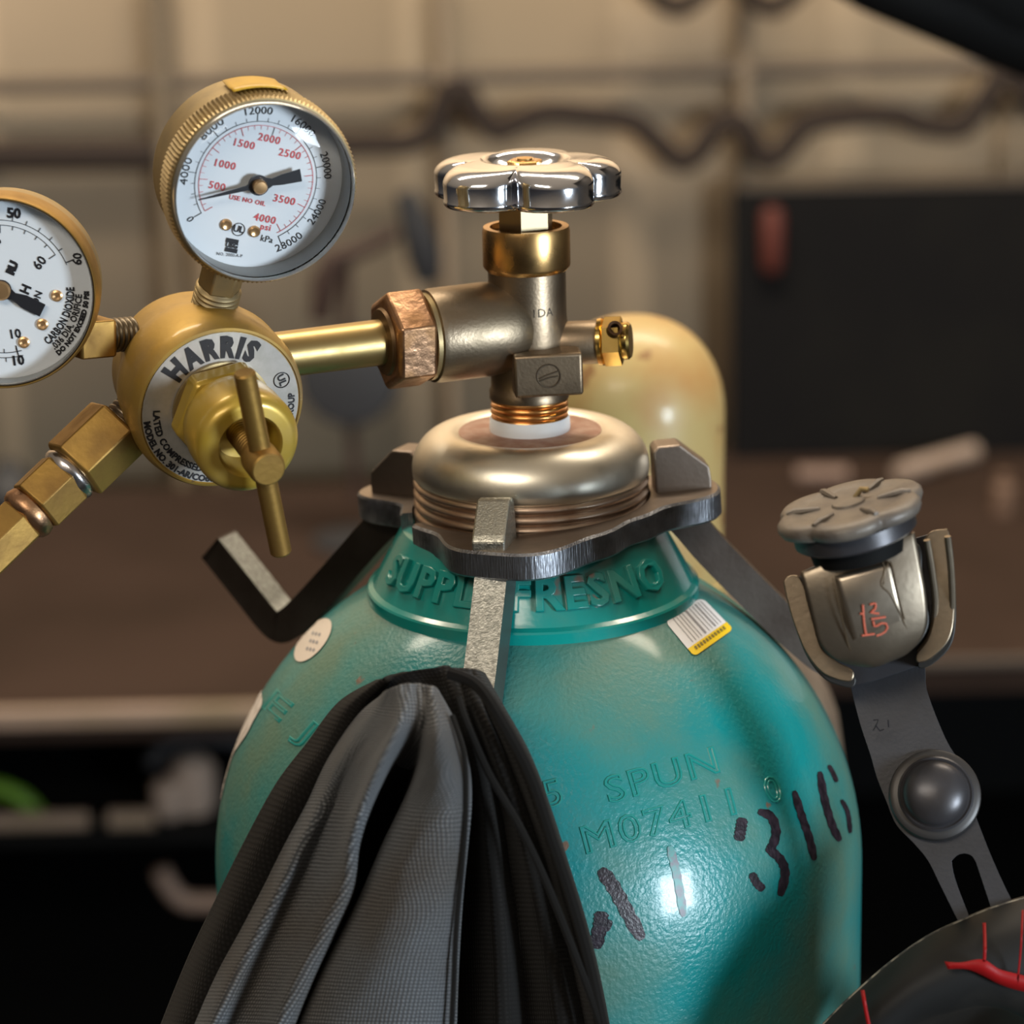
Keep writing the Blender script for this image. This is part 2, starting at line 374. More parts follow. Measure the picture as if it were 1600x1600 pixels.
# overhead boom
ob = thing('overhead_boom', P(1520, 30, 1.75), 'black blurred boom crossing the upper right corner', 'boom')
pts = [P(1290, -70, 1.7), P(1370, -30, 1.7), P(1480, 12, 1.72), P(1560, 42, 1.74), P(1640, 70, 1.76), P(1800, 130, 1.8), Vector((1.96, 2.0, 1.45))]
pts.insert(0, P(900, -420, 1.6))
MB().tube(pts, [.016, .018, .020, .022, .024, .026, .03, .04], 16).build('boom_arm', black_m, ob)
pts = [P(1050, -330, 1.62), P(1420, -80, 1.72), P(1560, -20, 1.74), P(1700, 30, 1.78), Vector((1.96, 1.95, 1.55))]
MB().tube(pts, .035, 16).build('boom_cover', black_m, ob)
o = MB().box(.012, .01, .12, TR(*(P(1592, 205, 3.3)))).build('wall_strap', pole_m, bevel=.002)
tag(o, 'narrow brown strap hanging on the wall at the right edge above the panel', 'strap')
# blurred stand with round plate in front of the wall
YS = 2.95
st = thing('tool_stand', (P(548, 740, YS).x, YS, TZ), 'dark tool stand with a round plate and clamp arms, behind the brass pipe', 'stand')
MB().tube([P(556, 780, YS), P(548, 640, YS), P(540, 520, YS), P(541, 400, YS)], .006, 10).build('pole', brown_d, st)
MB().lathe([(.02, -.012), (.052, -.008), (.055, 0), (.052, .008), (.02, .012)], frame(P(546, 588, YS), (0, -1, .1)), 40).build('round_plate', slate, st)
MB().tube([P(500, 500, YS), P(508, 440, YS), P(520, 405, YS), P(570, 388, YS), P(620, 362, YS)], [.012, .016, .013, .009, .009], 10).build('clamp_arm', brown_d, st)
MB().tube([P(632, 300, YS), P(650, 350, YS), P(664, 400, YS), P(670, 440, YS)], [.010, .017, .020, .014], 10).build('clamp_head', slate, st)
MB().lathe([(.05, 0), (.05, .006), (.012, .012)], TR(P(556, 780, YS).x, YS, TZ), 24).build('base', slate, st)
# small things on bench
def rod(name, a, b, Y, r, mat, lab, cat):
    o = MB().tube([P(a[0], a[1], Y), P(b[0], b[1], Y)], r, 14).build(name, mat); tag(o, lab, cat); return o
def onbench(px, py): d = ray(px, py); return CAM + d * ((TZ - CAM.z) / d.z)
def bench_rod(name, a, b, r, mat, lab, cat):
    A, B = onbench(*a), onbench(*b); A.z += r + .001; B.z += r + .001
    o = MB().tube([A, B], r, 14).build(name, mat); tag(o, lab, cat); return o
bench_rod('steel_rod', (1405, 755), (1520, 722), .012, dusty, 'pale dusty rod lying slanted on the bench above the black knob', 'rod')
bench_rod('flat_bar', (1245, 758), (1325, 758), .011, M('dusty_dark', (.17, .11, .085), .6), 'short brown bar lying level on the bench below the steel panel', 'bar')
q = onbench(1568, 800); o = MB().lathe([(.013, 0), (.013, .03), (.008, .034), (.008, .045)], TR(*q), 20).build('small_bottle', M('brown_glass', (.16, .10, .07), .4)); tag(o, 'small brown bottle standing on the bench at the right edge', 'bottle')
q = onbench(18, 800); o = MB().lathe([(.02, 0), (.034, .01), (.036, .03), (.02, .045), (.012, .06)], TR(*q), 24).build('black_pot', slate); tag(o, 'black pot standing at the back of the bench at the left edge', 'pot')
# things on the middle shelf
MZ = TZ - .153
def onshelf(px, Y, r): p = P(px, 1300, Y); return Vector((p.x, Y, MZ + r))
A = onshelf(-60, 2.52, .008); B = onshelf(140, 2.52, .008)
o = MB().tube([A, B], .0085, 12).build('shelf_bar', bench_edge); tag(o, 'long pale bar on the shelf under the bench at the left edge', 'bar')
A = onshelf(172, 2.52, .008); B = onshelf(243, 2.52, .008)
o = MB().tube([A, B], .0095, 12).build('shelf_bar', bench_edge); tag(o, 'short pale bar on the shelf under the bench, right of the long one', 'bar')
pts = [P(x_, y_, 2.56) for x_, y_ in ((-20, 1228), (12, 1236), (40, 1252), (60, 1274), (70, 1292))]
o = MB().tube([Vector(v) for v in smooth([list(p) for p in pts], 20)], .0085, 12).build('green_hose', green_m); tag(o, 'bright green hose bending down onto the shelf under the bench', 'hose')
q = onshelf(268, 2.545, 0); o = MB().lathe([(.012, 0), (.017, .008), (.017, .032), (.011, .038)], TR(*q), 20).build('small_jar', dusty); tag(o, 'pale jar on the shelf under the bench, left of its taller neighbour', 'jar')
q = onshelf(306, 2.56, 0); o = MB().lathe([(.019, 0), (.023, .012), (.023, .045), (.014, .056)], TR(*q), 20).build('small_jar', dusty); tag(o, 'taller pale jar on the shelf under the bench beside the teal cylinder', 'jar')
pts = [P(x_, y_, 2.50) for x_, y_ in ((235, 1195), (255, 1170), (290, 1158), (340, 1155), (400, 1165))]
o = MB().tube([Vector(v) for v in smooth([list(p) for p in pts], 20)], .007, 10).build('wire_handle', slate); tag(o, 'curved grey wire handle under the bench edge beside the teal cylinder', 'handle')
pts = [P(x_, y_, 2.50) for x_, y_ in ((250, 1360), (268, 1390), (290, 1408), (330, 1410), (380, 1410))]
o = MB().tube([Vector(v) for v in smooth([list(p) for p in pts], 20)], .009, 10).build('shelf_bracket', M('bracket_brown', (.20, .14, .11), .6)); tag(o, 'bent brown bracket under the shelf beside the teal cylinder', 'bracket')

# ------------------------------------------------------------------ capped cylinder behind
YB = 1.20
cb = P(992, 900, YB); bx = cb.x
kb = thing('capped_cylinder', (bx, YB, 0), 'beige gas cylinder with a rusty cream valve cap behind the teal cylinder', 'gas cylinder')
zt = P(985, 495, YB + .0).z
capr = .0405
mbc = MB(); prof = [(capr + .001, zt - .130), (capr + .001, zt - .120), (capr - .001, zt - .118)]
for i in range(0, 13):
    a = i / 12 * math.pi / 2; prof.append((max(capr * math.cos(a) ** .85, .0005), zt - .043 + .043 * math.sin(a)))
mbc.lathe(prof, TR(bx, YB, 0), 64).build('valve_cap', cap_cream, kb)
rb = .096; zs = zt - .128; zc0 = zs - math.sqrt(rb * rb - .044 ** 2)
prof = [(rb, .05), (rb, zc0)]
for i in range(1, 15):
    r = rb - (rb - .044) * i / 14; prof.append((r, zc0 + math.sqrt(max(rb * rb - r * r, 0))))
MB().lathe([(rb - .01, .0)] + prof, TR(bx, YB, 0), 64).build('cylinder_body', cyl_beige, kb)

# ------------------------------------------------------------------ teal cylinder
AY = .95
AX = P(833, 925, AY).x
def zc(py): return P(830, py, AY).z
CR = .1185; CZ = zc(1337)
g = thing('gas_cylinder', (AX, AY, 0), 'tall teal gas cylinder with stamped shoulder and black marker figures, in the centre', 'gas cylinder')
prof = [(CR - .012, 0), (CR - .002, .006), (CR, .016), (CR, .5), (CR, CZ - .1), (CR, CZ)]
for i in range(1, 29):
    a = i / 28 * math.acos(.050 / CR); prof.append((CR * math.cos(a), CZ + CR * math.sin(a)))
AXF = TR(AX, AY, 0)
MB().lathe(prof, AXF, 160).build('cylinder_body', teal, g, angle=60)
def hit(px, py, off=0.0):
    d = ray(px, py).normalized(); c = Vector((AX, AY, CZ)); oc = CAM - c
    b_ = oc.dot(d); cc = oc.dot(oc) - CR * CR; D = b_ * b_ - cc
    if D > 0:
        t = -b_ - math.sqrt(D); p = CAM + d * t
        if p.z >= CZ: n = (p - c).normalized(); return p + n * off
    a2 = d.x ** 2 + d.y ** 2; b2 = oc.x * d.x + oc.y * d.y; c2 = oc.x ** 2 + oc.y ** 2 - CR * CR; D = max(b2 * b2 - a2 * c2, 0)
    t = (-b2 - math.sqrt(D)) / a2; p = CAM + d * t
    if D == 0 or p.z > CZ + .0003: return hit(px + (1.5 if px < 838 else -1.5), py + .5, off)
    n = Vector((p.x - AX, p.y - AY, 0)).normalized(); return p + n * off
# collar
zr = zc(921)
prof = [(.050, zr - .010), (.0592, zr - .006), (.0594, zr + .0030), (.0589, zr + .0037), (.0572, zr + .0047), (.0564, zr + .0060), (.0462, zr + .0250), (.044, zr + .0262)]
MB().lathe(prof, AXF, 128).build('collar', teal_collar, g, angle=22)
c0 = Vector((.0564, zr + .0060)); c1 = Vector((.0462, zr + .0250)); sl = (c1 - c0); sl_n = sl.normalized(); nn = Vector((sl_n.y, -sl_n.x))
def conetext(s, size, az, spacing):
    vs, fs = textmesh(s, size, offset=.0002, extrude=.0007, bevel=.0004, spacing=spacing); out = []
    for v in vs:
        q = c0 + sl_n * (.0092 + v.y) + nn * (v.z + .0006); a = R_(az - 90) + v.x / .0525
        out.append((AX + q.x * math.cos(a), AY + q.x * math.sin(a), q.y))
    return out, fs
mb = MB(); mb.add(*conetext('FRESNO', .0155, 24, 1.12)); mb.add(*conetext('SUPPLY', .0155, -41, 1.08)); mb.build('raised_lettering', teal_collar, g, smooth=True, label='raised teal block letters round the collar')
# neck ring
nz0 = zr + .020; nz1 = zc(741)
prof = [(.036, nz0)] + threads(.0418, nz0 + .001, nz1, .0034, .0014)
MB().lathe(prof, AXF, 128).build('neck_threads', thread_steel, g, angle=70)
zt_ = zc(671)
prof = [(.0405, nz1 - .0005), (.0418, nz1 + .001)]
for i in range(0, 15):
    a = i / 14 * math.pi / 2; prof.append((.0292 + .0128 * math.cos(a), nz1 + .0035 + (zt_ + .0006 - nz1 - .0035) * math.sin(a)))
prof += [(.026, zt_ + .0002), (.0245, zt_ - .0012)]
MB().lathe(prof, AXF, 128).build('neck_ring', nickel_dirty, g, angle=50)
MB().lathe([(.0255, zt_ - .0015), (.0252, zt_ - .0002), (.0215, zt_ + .0004), (.014, zt_ + .0002)], AXF, 96).build('rusty_seat', rust, g, label='rust-brown ring round the valve base')
# stamps
def surf_text(mb, s, size_px, a, b, outline=.00030, off=.0, spacing=1.0):
    vs, fs = textmesh(s, 1.0, outline=outline * 4300 / size_px, spacing=spacing, res=3)
    w_ = max(v.x for v in vs) - min(v.x for v in vs)
    dx, dy = b[0] - a[0], b[1] - a[1]; L_ = math.hypot(dx, dy); k = L_ / w_; cx, cy = (a[0] + b[0]) / 2, (a[1] + b[1]) / 2; ux, uy = dx / L_, dy / L_
    out = []
    for v in vs:
        X = v.x * k; Yv = v.y * size_px
        out.append(hit(cx + ux * X + uy * Yv, cy + uy * X - ux * Yv, v.z * size_px / 4300 + off))
    mb.add(out, fs)
for t_, sz_, a_, b_ in (('SPUN', 58, (948, 1238), (1122, 1188)), ('M07411', 60, (915, 1315), (1152, 1252)), ('0', 58, (1196, 1240), (1220, 1232)), ('5', 58, (850, 1245), (878, 1238)), ('E J', 52, (418, 1092), (486, 1150))):
    mb = MB(); surf_text(mb, t_, sz_, a_, b_, outline=.00042, spacing=1.13); mb.build('stamped_mark', teal_stamp, g)
def stroke(mb, pts, wpx, off=.00025, n=18):
    q = smooth([list(map(float, p)) for p in pts], n); rows = []
    for i, p in enumerate(q):
        a = q[max(i - 1, 0)]; b = q[min(i + 1, n)]; tx, ty = b[0] - a[0], b[1] - a[1]; l = math.hypot(tx, ty) or 1
        wv = (p[2] if len(p) > 2 else wpx) / 2 * (1 + .12 * math.sin(i * 2.3)) * min(1, .45 + 2.2 * min(i, n - i) / n * 2)
        nx, ny = -ty / l * wv, tx / l * wv
        rows.append([hit(p[0] + nx * k, p[1] + ny * k, off) for k in (-1, 0, 1)])
    mb.grid(rows)
for strokes in ([([(938, 1358), (958, 1385), (980, 1425), (1003, 1468)], 22)], [([(940, 1424), (938, 1445), (930, 1482)], 22), ([(936, 1440), (955, 1448)], 18)],
                [([(1160, 1278), (1157, 1296), (1154, 1314)], 17)],
                [([(1184, 1268), (1204, 1276), (1212, 1300), (1206, 1322), (1198, 1328)], 14), ([(1197, 1325), (1218, 1342), (1226, 1365), (1218, 1400)], 14), ([(1174, 1364), (1182, 1380), (1193, 1390)], 13)],
                [([(1240, 1236), (1252, 1275), (1264, 1310), (1272, 1344)], 12)],
                [([(1280, 1206), (1288, 1250), (1300, 1290), (1312, 1314)], 12), ([(1294, 1196), (1301, 1208), (1307, 1222)], 7), ([(1314, 1250), (1324, 1270), (1328, 1302)], 7)]):
    mb = MB()
    for pts, wd in strokes: stroke(mb, pts, wd)
    mb.build('marker_figure', marker, g)
mb = MB(); stroke(mb, [(1046, 1322), (1058, 1370), (1068, 1432)], 13); mb.build('faded_marker_stroke', marker_faint, g)
# stickers
def surf_poly(name, corners, mat, off, parent, n=12, label=None):
    rows = []
    for i in range(n + 1):
        v = i / n; rows.append([])
        for k in range(n + 1):
            u = k / n
            x_ = (corners[0][0] * (1 - u) + corners[1][0] * u) * (1 - v) + (corners[3][0] * (1 - u) + corners[2][0] * u) * v
            y_ = (corners[0][1] * (1 - u) + corners[1][1] * u) * (1 - v) + (corners[3][1] * (1 - u) + corners[2][1] * u) * v
            rows[-1].append(hit(x_, y_, off))
    return MB().grid(rows).build(name, mat, parent, label=label)
qc = [(1038, 971), (1096, 934), (1145, 984), (1084, 1027)]
def qp(u, v):
    return (((qc[0][0] * (1 - u) + qc[1][0] * u) * (1 - v) + (qc[3][0] * (1 - u) + qc[2][0] * u) * v), ((qc[0][1] * (1 - u) + qc[1][1] * u) * (1 - v) + (qc[3][1] * (1 - u) + qc[2][1] * u) * v))
def rr_poly(mb, u0, v0, u1, v1, r, off, mi=0, rc=(1, 1, 1, 1)):
    pts = []
    for j, (cu, cv, a0) in enumerate(((u0 + r, v0 + r, 180), (u1 - r, v0 + r, 270), (u1 - r, v1 - r, 0), (u0 + r, v1 - r, 90))):
        if not rc[j]: pts.append(((u0, u1, u1, u0)[j], (v0, v0, v1, v1)[j])); continue
        for k in range(6): a = R_(a0 + k * 18); pts.append((cu + r * math.cos(a), cv + r * math.sin(a)))
    pts = [(a[0] + (b[0] - a[0]) * k / 8, a[1] + (b[1] - a[1]) * k / 8) for a, b in zip(pts, pts[1:] + pts[:1]) for k in range(8)]
    cu, cv = (u0 + u1) / 2, (v0 + v1) / 2; n = len(pts); rows = []
    for k in (1, .88, .76, .64, .52, .4, .28, .16, .01): rows.append([hit(*qp(cu + (p[0] - cu) * k, cv + (p[1] - cv) * k), off) for p in pts])
    mb.grid(rows, closed=True)
mb = MB(); rr_poly(mb, 0, 0, 1, .80, .14, .0003, rc=(1, 1, 0, 0)); stk = mb.build('barcode_sticker', sticker_w, g, label='white and yellow sticker on the right shoulder')
mb = MB(); rr_poly(mb, 0, .78, 1, 1, .10, .00042, rc=(0, 0, 1, 1)); mb.build('yellow_band', sticker_y, stk)
mb = MB()
for i, u in enumerate((.17, .25, .33, .40, .49, .52, .60, .68, .75, .83, .9)):
    ww = .012 if i not in (4, 8) else .03
    a, b, c_, d_ = (qp(u, .06), qp(u + ww, .06), qp(u + ww, .72), qp(u, .72)); mb.grid([[hit(a[0] + (d_[0] - a[0]) * k / 8, a[1] + (d_[1] - a[1]) * k / 8, .0005), hit(b[0] + (c_[0] - b[0]) * k / 8, b[1] + (c_[1] - b[1]) * k / 8, .0005)] for k in range(9)])
mb.build('printed_lines', grey_ink, stk)
mb = MB()
for i in range(11):
    u = .12 + i * .072; rr = [qp(u, .82), qp(u + .045, .82), qp(u + .045, .90), qp(u, .90)]; mb.add([hit(*t, .0006) for t in rr], [(0, 1, 2, 3)])
mb.build('small_print', M('olive_ink', (.20, .15, .02), .5), stk)
mb = MB(); th = R_(-51); rows = []
for q in (1, .85, .7, .5, .3, .02):
    rows.append([])
    for k in range(40):
        a = 2 * math.pi * k / 40; X, Y_ = 41 * q * math.cos(a), 18 * q * math.sin(a)
        rows[-1].append(hit(490 + X * math.cos(th) - Y_ * math.sin(th), 1001 + X * math.sin(th) + Y_ * math.cos(th), .0004))
mb.grid(rows, closed=True); ov = mb.build('round_sticker', M('sticker_cream', (.66, .58, .50), .45), g, label='round cream sticker on the left shoulder')
mb = MB()
for i, (px_, py_) in enumerate(((484, 1012), (489, 1000), (493, 988))):
    for k in range(3): mb.add([hit(px_ + dx, py_ + dy + k * 1.2, .0005) for dx, dy in ((-2 + 5 * k - 3, 3), (1 + 5 * k - 3, -1), (3 + 5 * k - 3, 2), (0 + 5 * k - 3, 6))], [(0, 1, 2, 3)])
mb.build('small_print', grey_ink, ov)
Lp = [(408, 1078), (411, 1100), (398, 1125), (385, 1150), (366, 1178), (352, 1215), (336, 1243)]
Lq = [(400, 1082), (392, 1098), (378, 1120), (362, 1146), (348, 1172), (336, 1205), (333, 1242)]
mb = MB(); rows = [[hit(a[0] * (1 - t) + (b[0] - 6) * t, a[1] * (1 - t) + b[1] * t, .0004) for t in [k_ / 14 for k_ in range(15)]] for a, b in zip(smooth([list(map(float, p)) for p in Lp], 24), smooth([list(map(float, p)) for p in Lq], 24))]
mb.grid(rows).build('torn_paper_label', paper, g, label='torn pale paper label at the left edge')

# ------------------------------------------------------------------ valve
v = thing('cylinder_valve', (AX, AY, zt_), 'grey-brown brass cylinder valve with a chrome handwheel, screwed into the neck of the teal cylinder', 'valve')
vx = AX
def vf(py): return TR(P(828 - (925 - py) * .0 - 0, py, AY).x * 0 + AX, AY, 0)
z_tape0, z_tape1, z_cop, z_bn0, z_bn1, z_w0 = zc(668), zc(646), zc(622), zc(417), zc(353), zc(311)
MB().lathe([(.0139, z_tape0 - .003), (.0143, z_tape0 + .0005), (.0141, z_tape1 - .0012), (.0132, z_tape1)], AXF, 64).build('sealing_tape', tape, v, label='white sealing tape')
MB().lathe(threads(.0137, z_tape1 - .002, z_cop + .001, .0022, .0006), AXF, 64).build('inlet_thread', copper_thread, v)
prof = [(.0130, z_cop), (.0140, z_cop + .0006), (.0140, z_cop + .0035), (.0134, z_cop + .0045), (.0133, z_cop + .010), (.0140, z_cop + .014), (.0142, zc(520)), (.0136, zc(490)), (.0135, z_bn0 + .001)]
MB().lathe(prof, AXF, 64).build('valve_body', valve_metal, v)
MB().lathe([(.0138, z_bn0 - .001), (.0150, z_bn0 + .0004), (.0152, z_bn0 + .001), (.0152, z_bn1 - .0015), (.0148, z_bn1), (.0125, z_bn1), (.0122, z_bn1 - .002), (.006, z_bn1 - .002)], AXF, 96).build('bonnet_nut', brass_bright, v)
MB().lathe(hexr(.0098, z_bn1 - .003, z_w0 + .002, .0003), AXF, 6, a0=.35).build('packing_nut', M('nut_steel', (.30, .24, .15), .42, 1), v, angle=20)
# handwheel
WH = .0148; wz0 = z_w0
def lobe(a, h, r): return 1
def wheelr(a):
    c_ = abs(math.cos(2.5 * (a - R_(9)))) ** .62
    return .0226 + .0110 * c_
lev = [(.90, 0, 1), (.975, .0006, 1), (1.0, .0016, 1), (1.0, .0026, 1), (.99, .0031, 1), (1.0, .0082, 1)]
for i in range(1, 9):
    a = i / 8 * math.pi / 2; lev.append((1 - .27 * (1 - math.cos(a)), .0082 + .0056 * math.sin(a), 1 - .3 * i / 8))
lev += [(.66, .0139, .45), (.60, .0141, .2)]
seg = 240; vs = []; fs = []
for s_, h, lb in lev:
    for k in range(seg):
        a = 2 * math.pi * k / seg; rl = wheelr(a) * s_; rc_ = .0305 * s_; r = rl * lb + rc_ * (1 - lb); vs.append((AX + r * math.cos(a), AY + r * math.sin(a), wz0 + h))
for s_, h in ((.0158, .0142), (.0150, .0142), (.0138, .0130), (.0125, .0106), (.0085, .0100), (.0001, .0100)):
    for k in range(seg): a = 2 * math.pi * k / seg; vs.append((AX + s_ * math.cos(a), AY + s_ * math.sin(a), wz0 + h))
nl = len(lev) + 6
for i in range(nl - 1):
    for k in range(seg): k2 = (k + 1) % seg; fs.append((i * seg + k, i * seg + k2, (i + 1) * seg + k2, (i + 1) * seg + k))
fs.append(tuple(reversed(range(seg))))
hw = MB().add(vs, fs).build('handwheel', chrome, v, angle=60, label='chrome lobed handwheel')
MB().lathe(hexr(.0062, .0095, .0137, .0004), TR(AX, AY, wz0), 6, a0=.2).build('centre_nut', brass_bright, hw, angle=20)
MB().lathe([(.0032, .0133), (.0030, .0144), (.001, .0147)], TR(AX, AY, wz0), 24).build('stem_tip', brass_bright, hw)
# inlet axis
O_v = P(826, 506, AY); E_v = P(440, 554, AY - .034); VD = (E_v - O_v).normalized()
FI = frame(O_v, VD)
prof = [(.004, -.002), (.0110, .001), (.0140, .0045), (.0158, .010), (.0164, .016), (.0164, .0355), (.0160, .0372), (.0142, .0376), (.0139, .034), (.010, .034)]
MB().lathe(prof, FI, 80).build('outlet_barrel', barrel_metal, v)
MB().lathe([(.0085, -.001), (.0122, .004), (.0135, .009)], FI, 64).build('outlet_root', valve_metal, v)
# front block with emblem
bc = P(853, 576, AY - .0105)
FB = TR(*bc) @ RZ(4) @ RY(-1)
MB().box(.0238, .0215, .0150, FB).build('wrench_block', valve_metal, v, bevel=.0011, bseg=3)
fe = FB @ TR(0, -.01085, 0) @ RX(90)
mb = MB(); R0 = .0040
ring = [(R0 * math.cos(a), R0 * math.sin(a), 0) for a in [i * math.pi / 20 for i in range(41)]]
mb.tube(ring, .00028, 6, M=fe); mb.tube([(-R0 * .8, -R0 * .2, 0), (-.001, .0002, 0), (R0 * .9, R0 * .4, 0)], .00025, 6, M=fe)
mb.tube([(-R0 * .9, -R0 * .45, 0), (0, -.0006, 0), (R0 * .8, -.0002, 0)], .00025, 6, M=fe)
mb.build('stamped_emblem', M('emblem_dark', (.14, .11, .08), .4, .9), v)
mb = MB(); vs_, fs_ = textmesh('1DA', .0042, spacing=1.05)
out = []
for q in vs_:
    a = R_(-68) + q.x / .0136; out.append((AX + .01372 * math.cos(a), AY + .01372 * math.sin(a), zc(478) + q.y))
mb.add(out, fs_).build('stamped_code', M('stamp_dark', (.06, .045, .03), .5, .5), v)
# relief plug
O_p = P(838, 538, AY); PD = (P(985, 532, AY - .006) - O_p).normalized(); FP = frame(O_p, PD)
MB().lathe([(.0076, .004), (.0076, .0215), (.0070, .0225), (.0055, .0226)], FP, 48).build('plug_boss', valve_metal, v)
pg = MB().lathe([(.0060, .0215), (.0082, .0222), (.0084, .0236), (.0074, .0240)], FP, 40).build('relief_plug', brass_plug, v, label='brass safety plug')
MB().lathe(hexr(.0086, .0238, .0305, .0005), FP, 6, a0=.25).build('plug_hexagon', brass_plug, pg, angle=20)
MB().lathe([(.0062, .0300), (.0066, .0312), (.0066, .0325), (.0058, .0334)], FP, 32).build('plug_tip', brass_plug, pg)
hc = P(961, 513, AY - .0138); hd = vdir(hc, 60, 20)
MB().lathe([(.0017, -.003), (.0017, .0002), (.0026, .0004), (.0026, -.003)], frame(hc, hd), 24).build('vent_hole', M('hole_dark', (.05, .02, .005), .4, .6), pg)

# ------------------------------------------------------------------ regulator
rg = thing('gas_regulator', P(330, 620, .91), 'gold-lacquered gas regulator with two dial gauges and a T-handle, left of the valve', 'regulator')
nut = MB().lathe(hexr(.0176, .0392, .0535, .0012), FI, 6, a0=.42).build('inlet_nut', copper, rg, angle=20, bevel=.0006, label='worn copper-coloured hexagon nut')
MB().lathe([(.0120, .0345), (.0150, .0360), (.0152, .0392), (.0130, .0396)], FI, 64).build('washer', brass_case, rg)
MB().lathe([(.0077, .0520), (.0079, .0560), (.0078, .1010)], FI, 48).build('inlet_pipe', pipe_brass, rg)
MB().lathe([(.0118, .0534), (.0112, .0546), (.0082, .0550)], FI, 48).build('pipe_gland', M('gland_dark', (.12, .07, .03), .45, .8), rg)
FR = VF(345, 637, .893, -52.7, 28.6)
prof = [(.010, -.0500), (.0190, -.0490), (.0240, -.0450), (.0262, -.0400), (.0268, -.030), (.0285, -.0255), (.0296, -.020), (.0298, -.0060), (.0290, -.0015), (.0282, .0002), (.0274, .0006), (.0271, 0), (.012, 0)]
MB().lathe(prof, FR, 96).build('regulator_body', lacquer, rg)
npz = .0003
np_ = MB().lathe([(.0268, npz - .001), (.0268, npz), (.0140, npz)], FR, 96, cap=False).build('name_plate', plate_silver, rg, label='silver ring plate with black print')
mb = MB()
arc_text(mb, 'HARRIS', .0098, .0213, 108, FR, z=npz + .0002, offset=.00060, spacing=1.26, fit=87)
arc_text(mb, 'LATED COMPRESSED', .0031, .0222, 222, FR, inward=True, z=npz + .0002, offset=.00012, spacing=1.05)
arc_text(mb, 'MODEL NO. 301-AR/CO60', .0031, .0255, 232, FR, inward=True, z=npz + .0002, offset=.00014)
arc_text(mb, 'GROUP', .0030, .0245, 2, FR, inward=True, z=npz + .0002, offset=.00012)
arc_text(mb, 'UL', .0034, .0222, 28, FR @ TR(0, 0, 0), z=npz + .0002, offset=.00012)
cxx, cyy = .0222 * math.cos(R_(28)), .0222 * math.sin(R_(28))
mb.tube([(cxx + .0027 * math.cos(i * math.pi / 12), cyy + .0027 * math.sin(i * math.pi / 12), npz + .0001) for i in range(25)], .0002, 5, M=FR)
mb.build('plate_lettering', ink, np_)
MB().lathe([(.0150, .000), (.0168, .0006), (.0168, .0020), (.0150, .0024)], FR, 64).build('bonnet_collar', brass_case, rg)
MB().lathe(hexr(.0186, .0018, .0120, .0012), FR, 6, a0=.3).build('bonnet_hexagon', lacq_cap, rg, angle=20, bevel=.0012, bseg=3)
prof = [(.0150, .0100), (.0166, .0125), (.0172, .0180), (.0174, .0270)]
for i in range(1, 8):
    a = i / 7 * math.pi / 2; prof.append((.0174 - .0040 * (1 - math.cos(a)), .0270 + .0055 * math.sin(a)))
prof += [(.0108, .0328), (.0098, .0316), (.0088, .0240), (.0085, .0215), (.004, .021)]
MB().lathe(prof, FR, 80).build('bonnet', lacq_cap, rg, angle=40)
MB().lathe(threads(.0046, .0200, .0400, .0016, .0004) + [(.0058, .0405), (.0060, .0415), (.0060, .0490), (.0055, .0512), (.0050, .0516)], FR, 48).build('adjusting_screw', brass_dull, rg)
al = R_(109); c_, s_ = math.cos(al), math.sin(al)
def bar(t): return (c_ * t, s_ * t, .0452)
MB().tube([bar(-.0338), bar(-.0331), bar(.0315), bar(.0322)], [.0030, .0035, .0035, .0030], 24, M=FR).build('tee_handle', brass_dull, rg, angle=30, label='dull brass cross bar')

ring_grey = M('inner_ring_grey', (.30, .30, .285), .5, .2)
def gauge(F, parts, rad, depth, lens_dome, knurl, zd_):
    # F: plane of the bezel's front (z towards the viewer); case and dial lie behind it
    prof = [(rad * .55, -depth), (rad * .90, -depth * .97), (rad * .965, -depth * .85), (rad * .965, -.0005), (rad * .93, .0005), (rad * .925, zd_ - .001), (.001, zd_ - .001)]
    case = MB().lathe(prof, F, 96, cap=False).build('pressure_gauge', brass_case, rg, angle=30)
    mbz = MB(); kn = 130
    def kf(a, h, r): return 1 + (.016 if int(round(a / (2 * math.pi) * kn * 2)) % 2 else -.012) if knurl and r > rad * .99 else 1
    if knurl: pz = [(rad * .955, -.0095), (rad * .985, -.0090), (rad * .992, -.0080), (rad * .992, .0012), (rad * .978, .0026), (rad * .962, .0028), (rad * .95, .0015)]
    else: pz = [(rad * .955, -.0095), (rad * .99, -.0088), (rad * .992, -.0010), (rad * .980, .0022), (rad * .968, .0034), (rad * .956, .0034), (rad * .95, .0020), (rad * .948, .0010)]
    mbz.lathe(pz, F, kn * 2, kf, cap=False); mbz.build('bezel', parts['bezel'], case, angle=22 if knurl else 50)
    MB().lathe([(rad * .925, zd_ - .0002), (.0001, zd_ - .0002)], F, 96, cap=False).build('dial', white_dial, case)
    if lens_dome:
        rim = [(rad * .962, .0022), (rad * .958, .0040), (rad * .948, .0052), (rad * .936, .0056), (rad * .930, .0050), (rad * .930, .0030)]
        pr = [(rad * .932, .0052), (rad * .905, .0068), (rad * .82, .0082), (rad * .6, .0092), (rad * .3, .0098), (.0002, .0100)]
    else:
        rim = [(rad * .952, .0020), (rad * .945, .0030), (rad * .934, .0030), (rad * .928, .0018)]
        pr = [(rad * .930, .0016), (.0002, .0016)]
    MB().lathe([(rad * .9285, .0020), (rad * .921, zd_)], F, 96, cap=False).build('inner_ring', ring_grey, case)
    MB().lathe(pr, F, 96, cap=False).build('lens', glass, case)
    MB().lathe(rim, F, 96, cap=False).build('lens_rim', parts['rim'], case)
    return case
